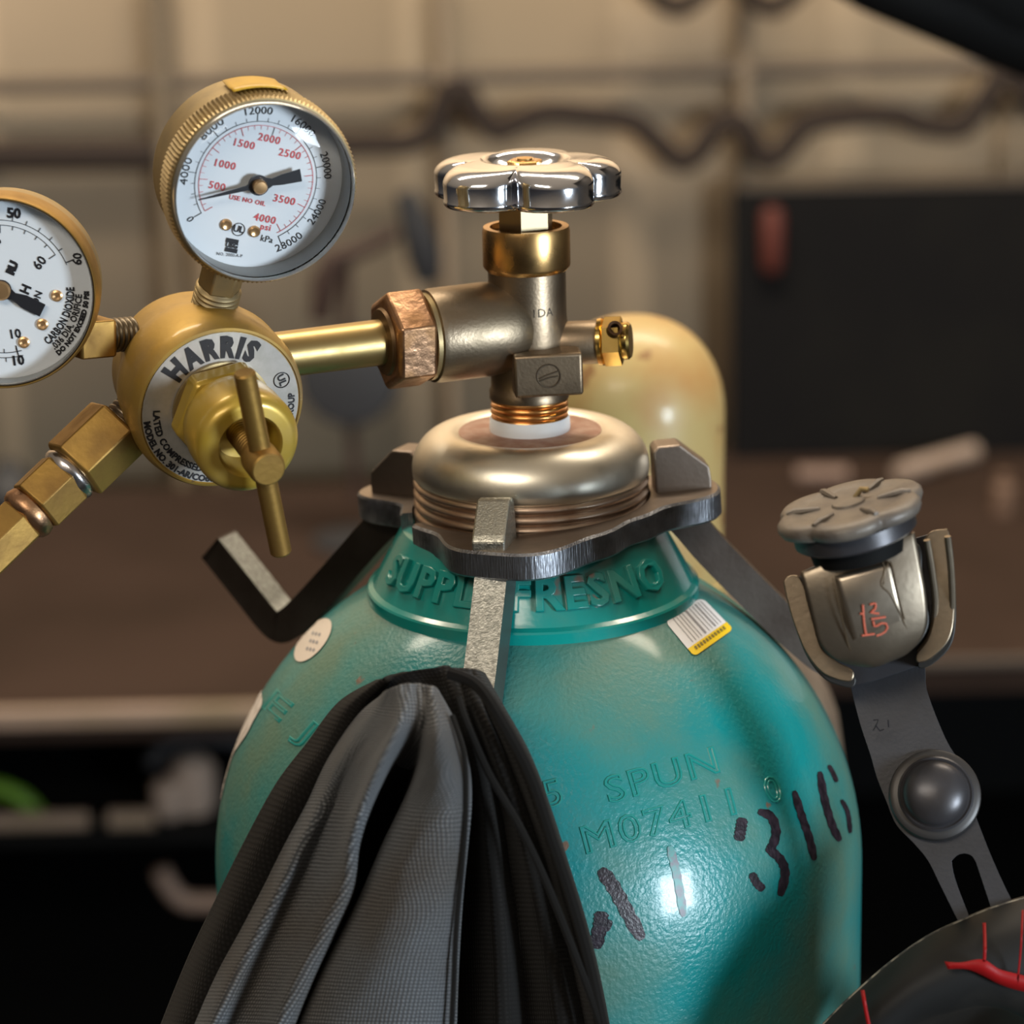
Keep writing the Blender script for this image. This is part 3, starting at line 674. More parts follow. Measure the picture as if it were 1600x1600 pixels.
def arcline(mb, R, w_, a0, a1, F, z=.0, n=90):
    rows = []
    for i in range(n + 1):
        a = R_(a0 + (a1 - a0) * i / n); rows.append([F @ Vector((r * math.cos(a), r * math.sin(a), z)) for r in (R - w_ / 2, R + w_ / 2)])
    mb.grid(rows)
def tick(mb, a, r0, r1, w_, F, z=0):
    c, s = math.cos(R_(a)), math.sin(R_(a))
    mb.add([(r0 * c + s * w_ / 2, r0 * s - c * w_ / 2, z), (r1 * c + s * w_ / 2, r1 * s - c * w_ / 2, z), (r1 * c - s * w_ / 2, r1 * s + c * w_ / 2, z), (r0 * c - s * w_ / 2, r0 * s + c * w_ / 2, z)], [(0, 1, 2, 3)], F)
# --- tall gauge
FB_ = VF(409, 295, .884, -50, 23); ZD = -.0070; FG = FB_ @ TR(0, 0, ZD)
RG = .0312
rimm = M('lens_rim', (.34, .33, .30), .2, .6)
ga = gauge(FB_, dict(bezel=brass_case, rim=rimm), RG, .028, True, True, ZD)
ga['label'] = 'upper dial gauge with red and black scales'
zd = .0001; k0 = 1 / 4860.
A0, SW = 213.0, 275.0
mbk, mbr = MB(), MB()
r1 = 92 * k0
arcline(mbk, r1 + .0013, .00018, A0, A0 - SW, FG, zd); arcline(mbr, r1, .00018, A0, A0 - SW, FG, zd)
for i in range(0, 29):
    a = A0 - SW * i / 28; big = i % 4 == 0; tick(mbk, a, r1 + .0013, r1 + (.0040 if big else .0026), .00022 if big else .00014, FG, zd)
for i in range(0, 41):
    a = A0 - SW * i * 100 * 6.895 / 28000
    big = i % 5 == 0; tick(mbk if i == 20 else mbr, a, r1 - (.0028 if big else .0014), r1, .00020 if big else .00013, FG, zd)
for i in range(0, 8):
    a = A0 - SW * i / 7
    if i == 0: arc_text(mbk, '0', .0034, r1 + .0052, a, FG, z=zd); continue
    if i < 5: arc_text(mbk, str(i * 4000), .0036, r1 + .0048, a, FG, z=zd, spacing=1.0, fit=22)
    elif i < 7: arc_text(mbk, str(i * 4000), .0036, r1 + .0048, a, FG, inward=(i == 6), z=zd, fit=22)
    else: arc_text(mbk, '28000', .0036, r1 + .0052, a + 6, FG, inward=True, z=zd, fit=23)
SP = -9
for (t_, px_, py_, sz) in (('500', 338, 296, .0035), ('1000', 346, 262, .0035), ('1500', 373, 229, .0035), ('2000', 413, 219, .0035), ('2500', 449, 241, .0035), ('3500', 449, 313, .0035), ('4000', 421, 344, .0035), ('psi', 424, 357, .0030), ('USE NO OIL', 389, 316, .0021)):
    flat_text(mbr, t_, sz, (px_ - 400) * k0, (287 - py_) * k0 * 1.04, FG, rot=SP, z=zd, offset=.00005, spacing=1.12)
flat_text(mbk, 'kPa', .0031, (428 - 400) * k0, -(376 - 287) * k0 * 1.04, FG, rot=SP, z=zd)
flat_text(mbk, 'UL', .0030, (380 - 400) * k0, -(362 - 287) * k0 * 1.04, FG, rot=SP, z=zd, offset=.0001)
mbk.tube([((380 - 400) * k0 + .0021 * math.cos(i * math.pi / 12), -(362 - 287) * k0 * 1.04 + .0021 * math.sin(i * math.pi / 12), zd) for i in range(25)], .00013, 5, M=FG)
lx, ly = (372 - 400) * k0, -(388 - 287) * k0 * 1.04
mbk.box(.0042, .0014, .0002, FG @ TR(lx, ly + .0016, zd) @ RZ(SP)); mbk.box(.0042, .0014, .0002, FG @ TR(lx, ly - .0016, zd) @ RZ(SP))
flat_text(mbk, 'USG', .0022, lx, ly, FG, rot=SP, z=zd + .0001, offset=.00012)
flat_text(mbk, 'NO. 2000-A-P', .0015, (370 - 400) * k0, -(403 - 287) * k0 * 1.04, FG, rot=-4, z=zd)
mbk.build('black_scale', ink, ga); mbr.build('red_scale', red_ink, ga)
pf = FG @ RZ(0)
def pointer(F, ang, tip, tail, wt, ww, z):
    mbp = MB(); m_ = F @ RZ(ang)
    mbp.prism([(tip, -.00012), (tip, .00012), (.004, .0008), (0, .0030), (-.0045, .0012), (-tail * .55, ww / 2), (-tail, wt / 2), (-tail, -wt / 2), (-tail * .55, -ww / 2), (-.0045, -.0012), (0, -.0030), (.004, -.0008)], z, z + .0005, m_)
    mbp.lathe([(.0032, z - .001), (.0034, z + .0006)], F, 32); return mbp
pointer(FG, 196.5, .0202, .0142, .0042, .0034, .0030).build('pointer', needle_m, ga)
MB().lathe([(.0022, .002), (.0023, .0056), (.0019, .0062), (.0008, .0063)], FG, 32).build('hub', dial_brass, ga)
for px_, py_ in ((359, 355), (406, 364)):
    MB().lathe([(.0019, -.0004), (.0019, .0006), (.0014, .0009), (.0006, .0006)], FG @ TR((px_ - 400) * k0, (287 - py_) * k0 * 1.04, 0), 24).build('dial_screw', dial_brass, ga)
# yellow tape on top of the case
rows = []
for i in range(13):
    a = R_(79 + 32 * i / 12); rows.append([FB_ @ Vector((r * math.cos(a), r * math.sin(a), z)) for r, z in ((RG * 1.006, -.020), (RG * 1.012, -.010), (RG * 1.03, -.0088), (RG * 1.03, -.0045))])
MB().grid(rows).build('yellow_tag', yellow_tape, ga, solid=.0003)
# stem from body to gauge
def between(A, B): return frame(A, B - A), (B - A).length
A = P(331, 492, .912); B = P(352, 410, .904)
FS, Ls = between(A, B)
MB().lathe(threads(.0078, .001, .0118, .0019, .0008) + [(.0066, .0122)] , FS, 48).build('gauge_thread', brass_case, rg)
MB().lathe(hexr(.0074, .0115, .0230, .0006), FS, 6, a0=.6).build('gauge_stem', brass_case, rg, angle=20, bevel=.0006)
# --- left gauge
FB2 = VF(0, 456, .888, -125, 13); ZD2 = -.0045; FG2 = FB2 @ TR(0, 0, ZD2)
rim2 = M('rim2', (.33, .29, .24), .25, .8)
gb = gauge(FB2, dict(bezel=brass_dull, rim=rim2), .0322, .024, False, False, ZD2)
gb['label'] = 'lower left dial gauge with black print'
mbk = MB(); k2 = 1 / 4830.
A2, S2 = -62.0 + 0, 0
# clockwise scale: 10 near -78 deg at the bottom right ... runs over the top to 60 at 22 deg
ro, ri = 110 * k2, 102 * k2
arcline(mbk, ro, .0002, 21, 252, FG2, zd); arcline(mbk, ri, .0002, 33, 252, FG2, zd)
arcline(mbk, ro, .0002, -96, -74, FG2, zd, 10); arcline(mbk, ri, .0002, -96, -74, FG2, zd, 10)
for i in range(0, 26):
    a = 23 + i * 11.3
    if a > 280: break
    tick(mbk, a, ro, ro + (.0030 if i % 5 == 0 else .0014), .00025, FG2, zd); tick(mbk, a + 10, ri - (.0026 if i % 5 == 0 else .0013), ri, .00025, FG2, zd)
tick(mbk, -78, ri - .002, ro + .0024, .00035, FG2, zd)
def ft(s, sz, px_, py_, rot=0, off=.0001, sp_=1): flat_text(mbk, s, sz, (px_ - 2) * k2, (452 - py_) * k2, FG2, rot=rot, z=zd, offset=off, spacing=sp_)
ft('50', .0045, 25, 332, -4, .00018); ft('60', .0044, 63, 410, 50); ft('60', .0040, 122, 403, 88); ft('10', .0042, 20, 524, 8); ft('10', .0044, 23, 567, 6, .00016)
ft('40', .0042, -68, 352, 30); ft('20', .0042, -80, 520, -40); ft('RU', .0036, 20, 418, 66, .0003, .85); ft('H', .0042, 40, 452, 66, .00018); ft('ON', .0031, 57, 466, 68); ft('30', .0040, -4, 380, 70)
arc_text(mbk, 'CARBON DIOXIDE', .0035, 108 * k2, -25, FG2, inward=True, z=zd, offset=.00012, fit=54)
arc_text(mbk, '.036 DIA. ORIFICE', .0030, 121 * k2, -27, FG2, inward=True, z=zd, offset=.00008, fit=47)
arc_text(mbk, 'DO NOT EXCEED 50 PSI', .0022, 133 * k2, -26, FG2, inward=True, z=zd, offset=.00014, fit=50)
mbk.build('black_scale', ink, gb)
pointer(FG2, -27 + 180, .018, .0148, .0044, .0044, .0012).build('pointer', needle_m, gb)
MB().lathe([(.0030, .001), (.0032, .0030), (.0026, .0036), (.0006, .0037)], FG2, 32).build('hub', dial_brass, gb)
for px_, py_ in ((88, 462), (64, 508), (34, 537)):
    MB().lathe([(.0019, -.0004), (.0019, .0005), (.0013, .0008), (.0006, .0003)], FG2 @ TR((px_ - 2) * k2, (452 - py_) * k2, 0), 24).build('dial_screw', dial_brass, gb)
A = P(130, 528, .902); B = P(222, 520, .914)
FS, Ls = between(A, B)
MB().lathe(hexr(.0088, -.004, .0095, .0007), FS, 4, a0=.75).build('gauge_stem', brass_dull, rg, angle=20, bevel=.0007)
MB().lathe(threads(.0058, .0092, .0185, .0018, .0006), FS, 40).build('gauge_thread', M('thread_dark', (.16, .13, .09), .4, .9), rg)
# --- outlet fittings lower left
A = P(212, 640, .905); B = P(-60, 902, .868)
FO, Lo = between(A, B); sc = 1 / 4860.
def lp(px): return (212 - px) / (212 + 60) * Lo
MB().lathe(threads(.0072, lp(224), lp(178), .0019, .0007), FO, 40).build('outlet_thread', M('thread_dark2', (.20, .16, .12), .4, .9), rg)
MB().lathe(hexr(.0125, lp(186), lp(112), .0009), FO, 6, a0=.15).build('outlet_hexagon', brass_dull, rg, angle=20, bevel=.0005, label='large brass hexagon fitting')
MB().lathe([(.0090, lp(114)), (.0102, lp(108)), (.0102, lp(104)), (.0092, lp(98))], FO, 48).build('seal_ring', M('seal_silver', (.55, .52, .52), .25, 1), rg, label='silver ring')
MB().lathe(hexr(.0107, lp(102), lp(52), .0007), FO, 6, a0=.35).build('small_hexagon', brass_dull, rg, angle=20, bevel=.0004)
MB().lathe([(.0070, lp(56)), (.0092, lp(50)), (.0098, lp(42)), (.0092, lp(36)), (.0080, lp(32))], FO, 48).build('swivel', copper, rg)
MB().lathe(hexr(.0092, lp(34), lp(-60), .0007), FO, 6, a0=.5).build('hose_nut', brass_dull, rg, angle=20, bevel=.0004)

# ------------------------------------------------------------------ steel hanger bracket
BZ = zc(782)
bk = thing('hanger_bracket', (AX, AY, BZ), 'heavy dark steel bracket with three lugs and hooked arms clamped round the cylinder neck', 'bracket')
FBK = TR(AX, AY, BZ) @ RY(-3.0) @ RX(-1.0)
AZ = (5, 150, 256)
def plate_r(az):
    r = .0468
    for a0, amp, wd in ((4, .0205, 21), (150, .0245, 15), (258, .0165, 25), (285, .008, 24), (335, .003, 20), (75, .004, 30)):
        d = (az - a0 + 180) % 360 - 180; r += amp * math.exp(-(d / wd) ** 4 * .8 - (d / wd) ** 2 * .35)
    return r
NP_ = 220; th_ = .0096
mbt = MB(); inner, outer = [], []
vs, fs, mi = [], [], []
gap0, gap1 = 186, 206                # open split between left lobe and front lobe
az_list = [(gap1 + (360 - (gap1 - gap0)) * i / NP_) % 360 for i in range(NP_ + 1)]
for az in az_list:
    c_, s_ = math.cos(R_(az)), math.sin(R_(az)); ro_ = plate_r(az)
    for r, z in ((.0425, -th_), (ro_ - .0008, -th_), (ro_, -th_ + .0008), (ro_, -.0009), (ro_ - .0009, 0), (.0425, 0)): vs.append((r * c_, r * s_, z))
for i in range(NP_):
    for k in range(6):
        k2 = (k + 1) % 6; fs.append((i * 6 + k, (i + 1) * 6 + k, (i + 1) * 6 + k2, i * 6 + k2)); mi.append(1 if k in (1, 2, 3) else 0)
fs.append((0, 1, 2, 3, 4, 5)); fs.append(tuple(NP_ * 6 + k for k in (5, 4, 3, 2, 1, 0))); mi += [1, 1]
mbt.add(vs, fs, FBK); mbt.mi = mi
mbt.build('clamp_plate', [steel_plate, steel_cut], bk, angle=25)
arm_bright = M('ground_steel', (.62, .61, .55), .42, .85, (.36, .36, .32), 700, .4, .62, .3, 1500)
for i, az in enumerate(AZ):
    m_ = FBK @ RZ(az) @ RX(90)       # local x radial, y up, z tangential
    lugp = [(.0440, -.001), (.0440, .0150), (.0455, .0166), (.0535, .0166), (.0635, .0078), (.0640, .0035), (.0640, -.001)]
    if i == 2: lugp = [(.0455, -.001), (.0455, .0125), (.0475, .0146), (.0510, .0146), (.0605, .0050), (.0620, .0030), (.0620, -.001)]
    hw_ = .0058
    MB().prism(lugp, -hw_, hw_, m_).build('lug', [steel_lug, steel_plate, steel_plate][0 if i == 2 else 1], bk, smooth=False, bevel=.0007)
    # arm
    path = [(.0500, -.006), (.0560, -.011), (.0650, -.0215), (.0860, -.0450), (.0960, -.0560), (.1030, -.0625), (.1085, -.0640), (.1130, -.0615), (.1180, -.0560), (.1330, -.0385), (.1345, -.0368)]
    if i == 1: path = [(.0500, -.006), (.0560, -.0095), (.0620, -.0130), (.0860, -.0360), (.1000, -.0490), (.1070, -.0545), (.1125, -.0565), (.1175, -.0530), (.1240, -.0455), (.1385, -.0290), (.1395, -.0278)]
    if i == 2: path = [(.0500, -.006), (.0560, -.0115), (.0650, -.0220), (.0800, -.0385), (.0900, -.0480), (.0960, -.0500), (.1010, -.0480), (.1050, -.0430), (.1090, -.0370), (.1096, -.0360)]
    if i == 0: path = [(p[0] - .001, p[1] - .0055 * min(1, k / 3)) for k, p in enumerate(path[:7])] + [(.1110, -.0665), (.1135, -.0640), (.1170, -.0600)]
    hwid, ht = .0056, .0062
    rows = []
    q = smooth([list(p) for p in path], 60)
    for j, p in enumerate(q):
        a, b = q[max(j - 1, 0)], q[min(j + 1, 60)]; tx, ty = b[0] - a[0], b[1] - a[1]; l = math.hypot(tx, ty); nx, ny = -ty / l * ht, tx / l * ht
        rows.append([m_ @ Vector((p[0] + nx * sg, p[1] + ny * sg, hwid * t)) for sg, t in ((-1, -1), (1, -1), (1, 1), (-1, 1))])
    mba = MB(); mba.grid(rows, closed=True, mif=lambda ii, kk: 1 if kk == 1 else 0); n_ = len(rows)
    mba.f += [(3, 2, 1, 0), tuple((n_ - 1) * 4 + k for k in range(4))]; mba.mi += [0, 1]
    mba.build('hook_arm', [steel_dark if i != 2 else M('arm_side', (.16, .16, .155), .4, .8), (steel_dark, hook_edge, arm_bright)[i]], bk, angle=30, bevel=.0007)

# ------------------------------------------------------------------ jacket hung on the front hook
jk = thing('work_jacket', P(690, 1062, .83), 'grey canvas work jacket with black lining hung on the front hook of the bracket', 'jacket')
def loft(rails, nt, nu, wob=0, seed=1):
    rs = [smooth([list(map(float, q)) for q in r], nt) for r in rails]; rows = []
    random.seed(seed); ph = [random.random() * 6 for _ in range(6)]
    for i in range(nt + 1):
        col = [r[i] for r in rs]; row = []
        for k in range(nu + 1):
            q = crom(col, k * (len(col) - 1) / nu)
            Y = q[2] + wob * (math.sin(i * .21 + k * .13 + ph[0]) * .5 + math.sin(i * .09 - k * .31 + ph[1]) * .6 + math.sin(i * .37 + k * .52 + ph[2]) * .25)
            row.append(P(q[0], q[1], Y))
        rows.append(row)
    return rows
def sheet(name, rails, nt, nu, mat, parent, wob=0, solid=.0016, mif=None, seed=1, label=None):
    rows = loft(rails, nt, nu, wob, seed); mb = MB(); mb.grid(rows, mif=mif)
    uv = []; vacc = [0.0] * (nu + 1)
    # one arc length per row so that the weave keeps its size
    for i, row in enumerate(rows):
        u = 0; mid = nu // 2
        if i: vv = uv_v + (row[mid] - rows[i - 1][mid]).length
        else: vv = 0
        uv_v = vv; us = [0]
        for k in range(1, nu + 1): us.append(us[-1] + (row[k] - row[k - 1]).length)
        for k in range(nu + 1): uv.append((us[k] - us[mid], vv))
    return mb.build(name, mat, parent, angle=180, solid=solid, uvs=uv, label=label)
# black lining, behind
blk = [
 [(590, 1066, .842), (532, 1100, .845), (483, 1163, .845), (434, 1228, .845), (381, 1325, .845), (341, 1406, .845), (296, 1500, .845), (240, 1640, .845), (180, 1800, .845)],
 [(598, 1064, .828), (552, 1105, .828), (515, 1170, .826), (468, 1240, .824), (420, 1335, .824), (378, 1420, .822), (335, 1520, .822), (290, 1640, .82), (240, 1800, .82)],
 [(616, 1056, .832), (590, 1110, .834), (560, 1200, .834), (520, 1300, .832), (480, 1400, .83), (450, 1500, .83), (430, 1640, .83), (400, 1800, .83)],
 [(645, 1048, .832), (645, 1110, .828), (655, 1200, .828), (650, 1300, .828), (640, 1400, .828), (630, 1500, .828), (620, 1640, .828), (600, 1800, .828)],
 [(678, 1044, .832), (700, 1110, .826), (728, 1200, .824), (735, 1300, .822), (735, 1400, .822), (735, 1500, .822), (735, 1640, .82), (735, 1800, .82)],
 [(698, 1043, .832), (722, 1110, .818), (752, 1200, .812), (765, 1300, .808), (775, 1400, .806), (782, 1500, .804), (788, 1640, .802), (795, 1800, .80)],
 [(712, 1046, .832), (735, 1110, .822), (768, 1200, .822), (790, 1300, .822), (803, 1400, .820), (815, 1500, .820), (828, 1640, .818), (840, 1800, .818)],
 [(722, 1047, .832), (748, 1110, .815), (785, 1200, .808), (818, 1300, .806), (840, 1400, .804), (860, 1500, .804), (885, 1640, .802), (905, 1800, .80)],
 [(732, 1048, .833), (760, 1110, .820), (800, 1200, .818), (838, 1300, .816), (868, 1400, .814), (893, 1500, .814), (922, 1640, .812), (945, 1800, .81)],
 [(744, 1050, .836), (774, 1110, .815), (820, 1200, .808), (855, 1300, .804), (887, 1400, .802), (914, 1500, .802), (944, 1640, .80), (965, 1800, .80)],
 [(754, 1054, .844), (787, 1112, .826), (835, 1202, .822), (869, 1304, .820), (901, 1404, .818), (928, 1502, .816), (955, 1640, .814), (975, 1800, .814)],
]
blk = [r if len(r) == 9 else smooth([list(map(float, q)) for q in r], 8) for r in blk]
sheet('black_lining', blk, 90, 130, lining, jk, wob=.0006, solid=.002, seed=3, label='black brushed lining')
# hem cord of the lining
hem = [(716, 1090, .814), (731, 1134, .808), (765, 1211, .802), (808, 1284, .799), (848, 1366, .797), (889, 1467, .795), (934, 1588, .794), (985, 1740, .793)]
MB().tube([P(*q) for q in smooth([list(map(float, q)) for q in hem], 60)], .0013, 8).build('hem_seam', lining, jk)
hem = [(703, 1052, .822), (745, 1070, .816), (780, 1118, .808), (828, 1208, .803), (862, 1308, .800), (894, 1406, .798), (921, 1504, .796), (950, 1640, .794)]
MB().tube([P(*q) for q in smooth([list(map(float, q)) for q in hem], 60)], [.0020] * 61, 8).build('lining_edge', lining, jk)
def YY(*y): return y
G = [
 ([(596, 1090), (562, 1118), (515, 1185), (480, 1255), (450, 1312), (415, 1382), (378, 1452), (338, 1530), (298, 1620), (232, 1770)], (.826, .826, .826, .826, .825, .824, .822, .82, .82, .82)),
 ([(602, 1083), (580, 1118), (535, 1185), (503, 1255), (474, 1312), (440, 1382), (404, 1452), (365, 1530), (325, 1620), (262, 1770)], (.814, .812, .808, .806, .805, .804, .803, .802, .80, .80)),
 ([(611, 1077), (598, 1122), (556, 1190), (526, 1256), (500, 1312), (468, 1382), (434, 1452), (398, 1530), (358, 1620), (300, 1770)], (.808, .806, .805, .807, .809, .809, .809, .808, .808, .808)),
 ([(622, 1073), (616, 1125), (578, 1195), (550, 1258), (528, 1314), (505, 1384), (474, 1452), (440, 1532), (402, 1622), (348, 1770)], (.805, .798, .795, .797, .799, .799, .799, .799, .799, .799)),
 ([(634, 1070), (626, 1128), (594, 1196), (568, 1258), (550, 1314), (538, 1384), (507, 1454), (468, 1534), (430, 1624), (378, 1772)], (.805, .792, .785, .785, .787, .789, .790, .791, .792, .792)),
 ([(644, 1069), (646, 1130), (604, 1204), (578, 1262), (560, 1318), (550, 1388), (521, 1456), (484, 1536), (448, 1626), (396, 1774)], (.806, .796, .797, .799, .798, .798, .798, .798, .798, .798)),
 ([(652, 1069), (652, 1134), (606, 1214), (580, 1270), (562, 1322), (551, 1392), (523, 1458), (486, 1538), (450, 1628), (398, 1776)], (.807, .797, .818, .832, .830, .828, .826, .824, .822, .822)),
 ([(659, 1070), (660, 1140), (640, 1220), (622, 1270), (596, 1320), (568, 1390), (536, 1458), (497, 1538), (459, 1628), (407, 1776)], (.807, .798, .822, .836, .834, .830, .826, .824, .822, .822)),
 ([(666, 1071), (668, 1142), (656, 1200), (634, 1254), (608, 1310), (578, 1380), (543, 1450), (503, 1530), (466, 1622), (415, 1772)], (.806, .796, .798, .800, .800, .800, .800, .800, .800, .800)),
 ([(672, 1073), (678, 1142), (674, 1202), (662, 1256), (642, 1312), (618, 1384), (592, 1452), (566, 1532), (543, 1624), (510, 1774)], (.805, .789, .786, .786, .785, .785, .785, .785, .785, .785)),
 ([(676, 1074), (692, 1138), (700, 1200), (698, 1256), (688, 1314), (672, 1384), (655, 1452), (640, 1532), (628, 1624), (608, 1774)], (.806, .791, .784, .782, .781, .781, .781, .781, .781, .781)),
 ([(679, 1076), (706, 1136), (722, 1196), (725, 1252), (719, 1314), (710, 1384), (702, 1452), (694, 1532), (687, 1624), (676, 1774)], (.809, .799, .791, .789, .788, .788, .788, .788, .788, .788)),
 ([(682, 1079), (714, 1138), (731, 1198), (734, 1250), (729, 1314), (722, 1384), (717, 1452), (713, 1532), (710, 1624), (705, 1774)], (.818, .812, .808, .808, .808, .808, .808, .808, .808, .808)),
]
gry = [[(p[0], p[1], y) for p, y in zip(a, b)] for a, b in G]
nu_g = 156
def gmi(i, k):
    t = k / nu_g * (len(gry) - 1); return 1 if (5.6 < t < 7.6 and i > 20) else 0
sheet('canvas_shell', gry, 110, nu_g, [canvas, lining], jk, wob=.00045, solid=.0014, mif=gmi, seed=5, label='grey woven canvas')
# stitched roll at the crest of the folds
MB().tube([P(*q) for q in smooth([[706, 1118, .797], [725, 1180, .789], [728, 1260, .786], [722, 1350, .786], [713, 1450, .786], [708, 1560, .786], [702, 1680, .786]], 50)], .0009, 6).build('seam', lining, jk)

# ------------------------------------------------------------------ fixture with lobed knob (right)
YF = .835
fx = thing('pivot_fixture', P(1345, 950, YF), 'worn dark metal pivot fixture with a lobed black knob, right of the teal cylinder', 'fixture')
def slab(pts, Y, th, mat, name, parent, bevel=.001, yaw=0, label=None, n=0, bulge=0, closed=True):
    if n: 
        pts = [list(map(float, p)) for p in pts]; pts = smooth(pts + [pts[0]], n)[:-1]
    c = P(sum(p[0] for p in pts) / len(pts), sum(p[1] for p in pts) / len(pts), Y)
    fr = frame(c, vdir(c, 180 if yaw >= 0 else 0, abs(yaw)) if yaw else (CAM - c), CM @ Vector((0, 1, 0)))
    inv = fr.inverted(); poly = []
    for p in pts:
        d = ray(*p); zz = fr.col[2].to_3d(); t = (fr.translation - CAM).dot(zz) / d.dot(zz); q = inv @ (CAM + d * t); poly.append((q.x, q.y))
    return MB().prism(poly, -th, 0, fr).build(name, mat, parent, bevel=bevel, bseg=3, angle=30, label=label)
def cr(x_, y_): return (1150 + x_ / 3.556, 720 + y_ / 3.556)
bowl = [cr(*p) for p in ((265, 670), (340, 650), (700, 520), (1060, 410), (1170, 395), (1205, 600), (1215, 850), (1180, 1000), (1070, 1110), (900, 1180), (640, 1250), (480, 1180), (380, 1050), (310, 850))]
slab(bowl, YF + .020, .010, fix_black, 'rear_housing', fx, n=60, bevel=.002)
cheek_m = M('cheek_bronze', (.27, .215, .155), .3, .95, (.15, .12, .085), 70, .4, .7, .08, 500, rvar=.15)
ck1 = [cr(*p) for p in ((262, 672), (292, 640), (345, 640), (380, 700), (400, 780), (432, 900), (475, 1040), (560, 1115), (650, 1165), (640, 1225), (560, 1215), (470, 1170), (385, 1060), (320, 900), (285, 780))]
ck2 = [cr(*p) for p in ((1050, 430), (1085, 392), (1150, 380), (1185, 400), (1205, 600), (1212, 850), (1180, 1000), (1080, 1100), (1010, 1120), (1005, 1075), (1070, 980), (1100, 830), (1080, 640))]
for ck in (ck1, ck2):
    slab(ck, YF + .004, .020, cheek_m, 'side_cheek', fx, n=70, bevel=.0017)
    slab([(p[0] + 3, p[1] + 9) for p in ck], YF + .010, .016, gasket, 'rubber_rim', fx, n=70, bevel=.001)
def edge_line(pts, r, Y, mat, name='pressed_lip'):
    MB().tube([P(*cr(*q), Y) for q in smooth([list(map(float, p)) for p in pts], 50)], r, 10).build(name, mat, fx)
edge_line([(1060, 440), (1090, 620), (1108, 800), (1085, 950), (1015, 1060)], .0011, YF + .003, fix_bronze)
edge_line([(1175, 420), (1196, 620), (1200, 850), (1165, 990), (1070, 1090)], .0011, YF + .003, fix_bronze)
fpl = [cr(*p) for p in ((352, 650), (400, 760), (430, 900), (465, 1010), (550, 1085), (690, 1120), (830, 1095), (960, 1035), (1040, 940), (1055, 830), (1020, 640), (985, 440), (700, 500), (420, 580))]
slab([(p[0] + (-3 if p[0] < 1340 else 5), p[1] + 4) for p in fpl], YF + .006, .012, gasket, 'gasket', fx, n=80, bevel=.001)
LE = [(365, 630), (385, 700), (412, 800), (436, 900), (465, 1000), (530, 1072), (620, 1105), (700, 1118)]
RE = [(985, 400), (1008, 520), (1030, 640), (1048, 760), (1052, 870), (1025, 965), (940, 1050), (830, 1098)]
def fY(u, v): return YF - .004 - .0075 * math.sin(math.pi * (.12 + .68 * v)) - .0022 * (1 - (2 * u - 1) ** 2)
le, re_ = smooth([list(map(float, p)) for p in LE], 50), smooth([list(map(float, p)) for p in RE], 50)
rows = [[P(*cr(a[0] + (b[0] - a[0]) * k / 30, a[1] + (b[1] - a[1]) * k / 30 + 14 * (4 * k / 30 * (1 - k / 30)) * (i / 50) ** 3), fY(k / 30, i / 50)) for k in range(31)] for i, (a, b) in enumerate(zip(le, re_))]
fp = MB().grid(rows).build('front_plate', fix_bronze, fx, solid=.003, bevel=.0005, angle=50)
def fpt(x_, y_, lift=.0022):
    t = min(max((x_ - 375) / 640, 0), 1); yt = 630 - 230 * t; yb = 1112 - 20 * t; return P(*cr(x_, y_), fY(t, min(max((y_ - yt) / (yb - yt), 0), 1)) - lift)
tabr = []
for i in range(13):
    v = i / 12; a = (548 + 120 * v, 640 + 420 * v); b = (862 + 95 * v, 560 + 400 * v); tabr.append([fpt(a[0] + (b[0] - a[0]) * k / 10, a[1] + (b[1] - a[1]) * k / 10, .0019) for k in range(11)])
MB().grid(tabr).build('inset_tab', M('plate_inset', (.38, .32, .25), .28, .9, (.27, .22, .17), 80, .4, .7, rvar=.15), fp, solid=.0006)
mb = MB()
for pts in (((690, 850), (708, 850)), ((705, 800), (712, 900), (722, 965)), ((700, 972), (770, 962)), ((752, 880), (832, 868)), ((762, 890), (772, 925), (800, 905), (835, 905), (840, 935), (815, 960), (780, 972)), ((745, 800), (775, 792), (772, 825), (748, 842), (795, 850))):
    mb.tube([fpt(*q, .0025) for q in smooth([list(map(float, p)) for p in pts], 8)], .00034, 6)
mb.build('red_writing', M('red_pencil', (.55, .13, .08), .5), fp)
mb = MB()
for pts in (((540, 650), (600, 930), (635, 1050), (690, 1075), (820, 1035), (960, 970)), ((800, 540), (830, 610), (810, 690), (870, 760), (960, 960)), ((820, 690), (830, 600), (862, 570), (900, 740), (935, 880))):
    mb.tube([fpt(*q, .0024) for q in smooth([list(map(float, p)) for p in pts], 20)], .00026, 6)
mb.build('scratched_outline', M('scratch', (.10, .07, .04), .4, .5), fp)
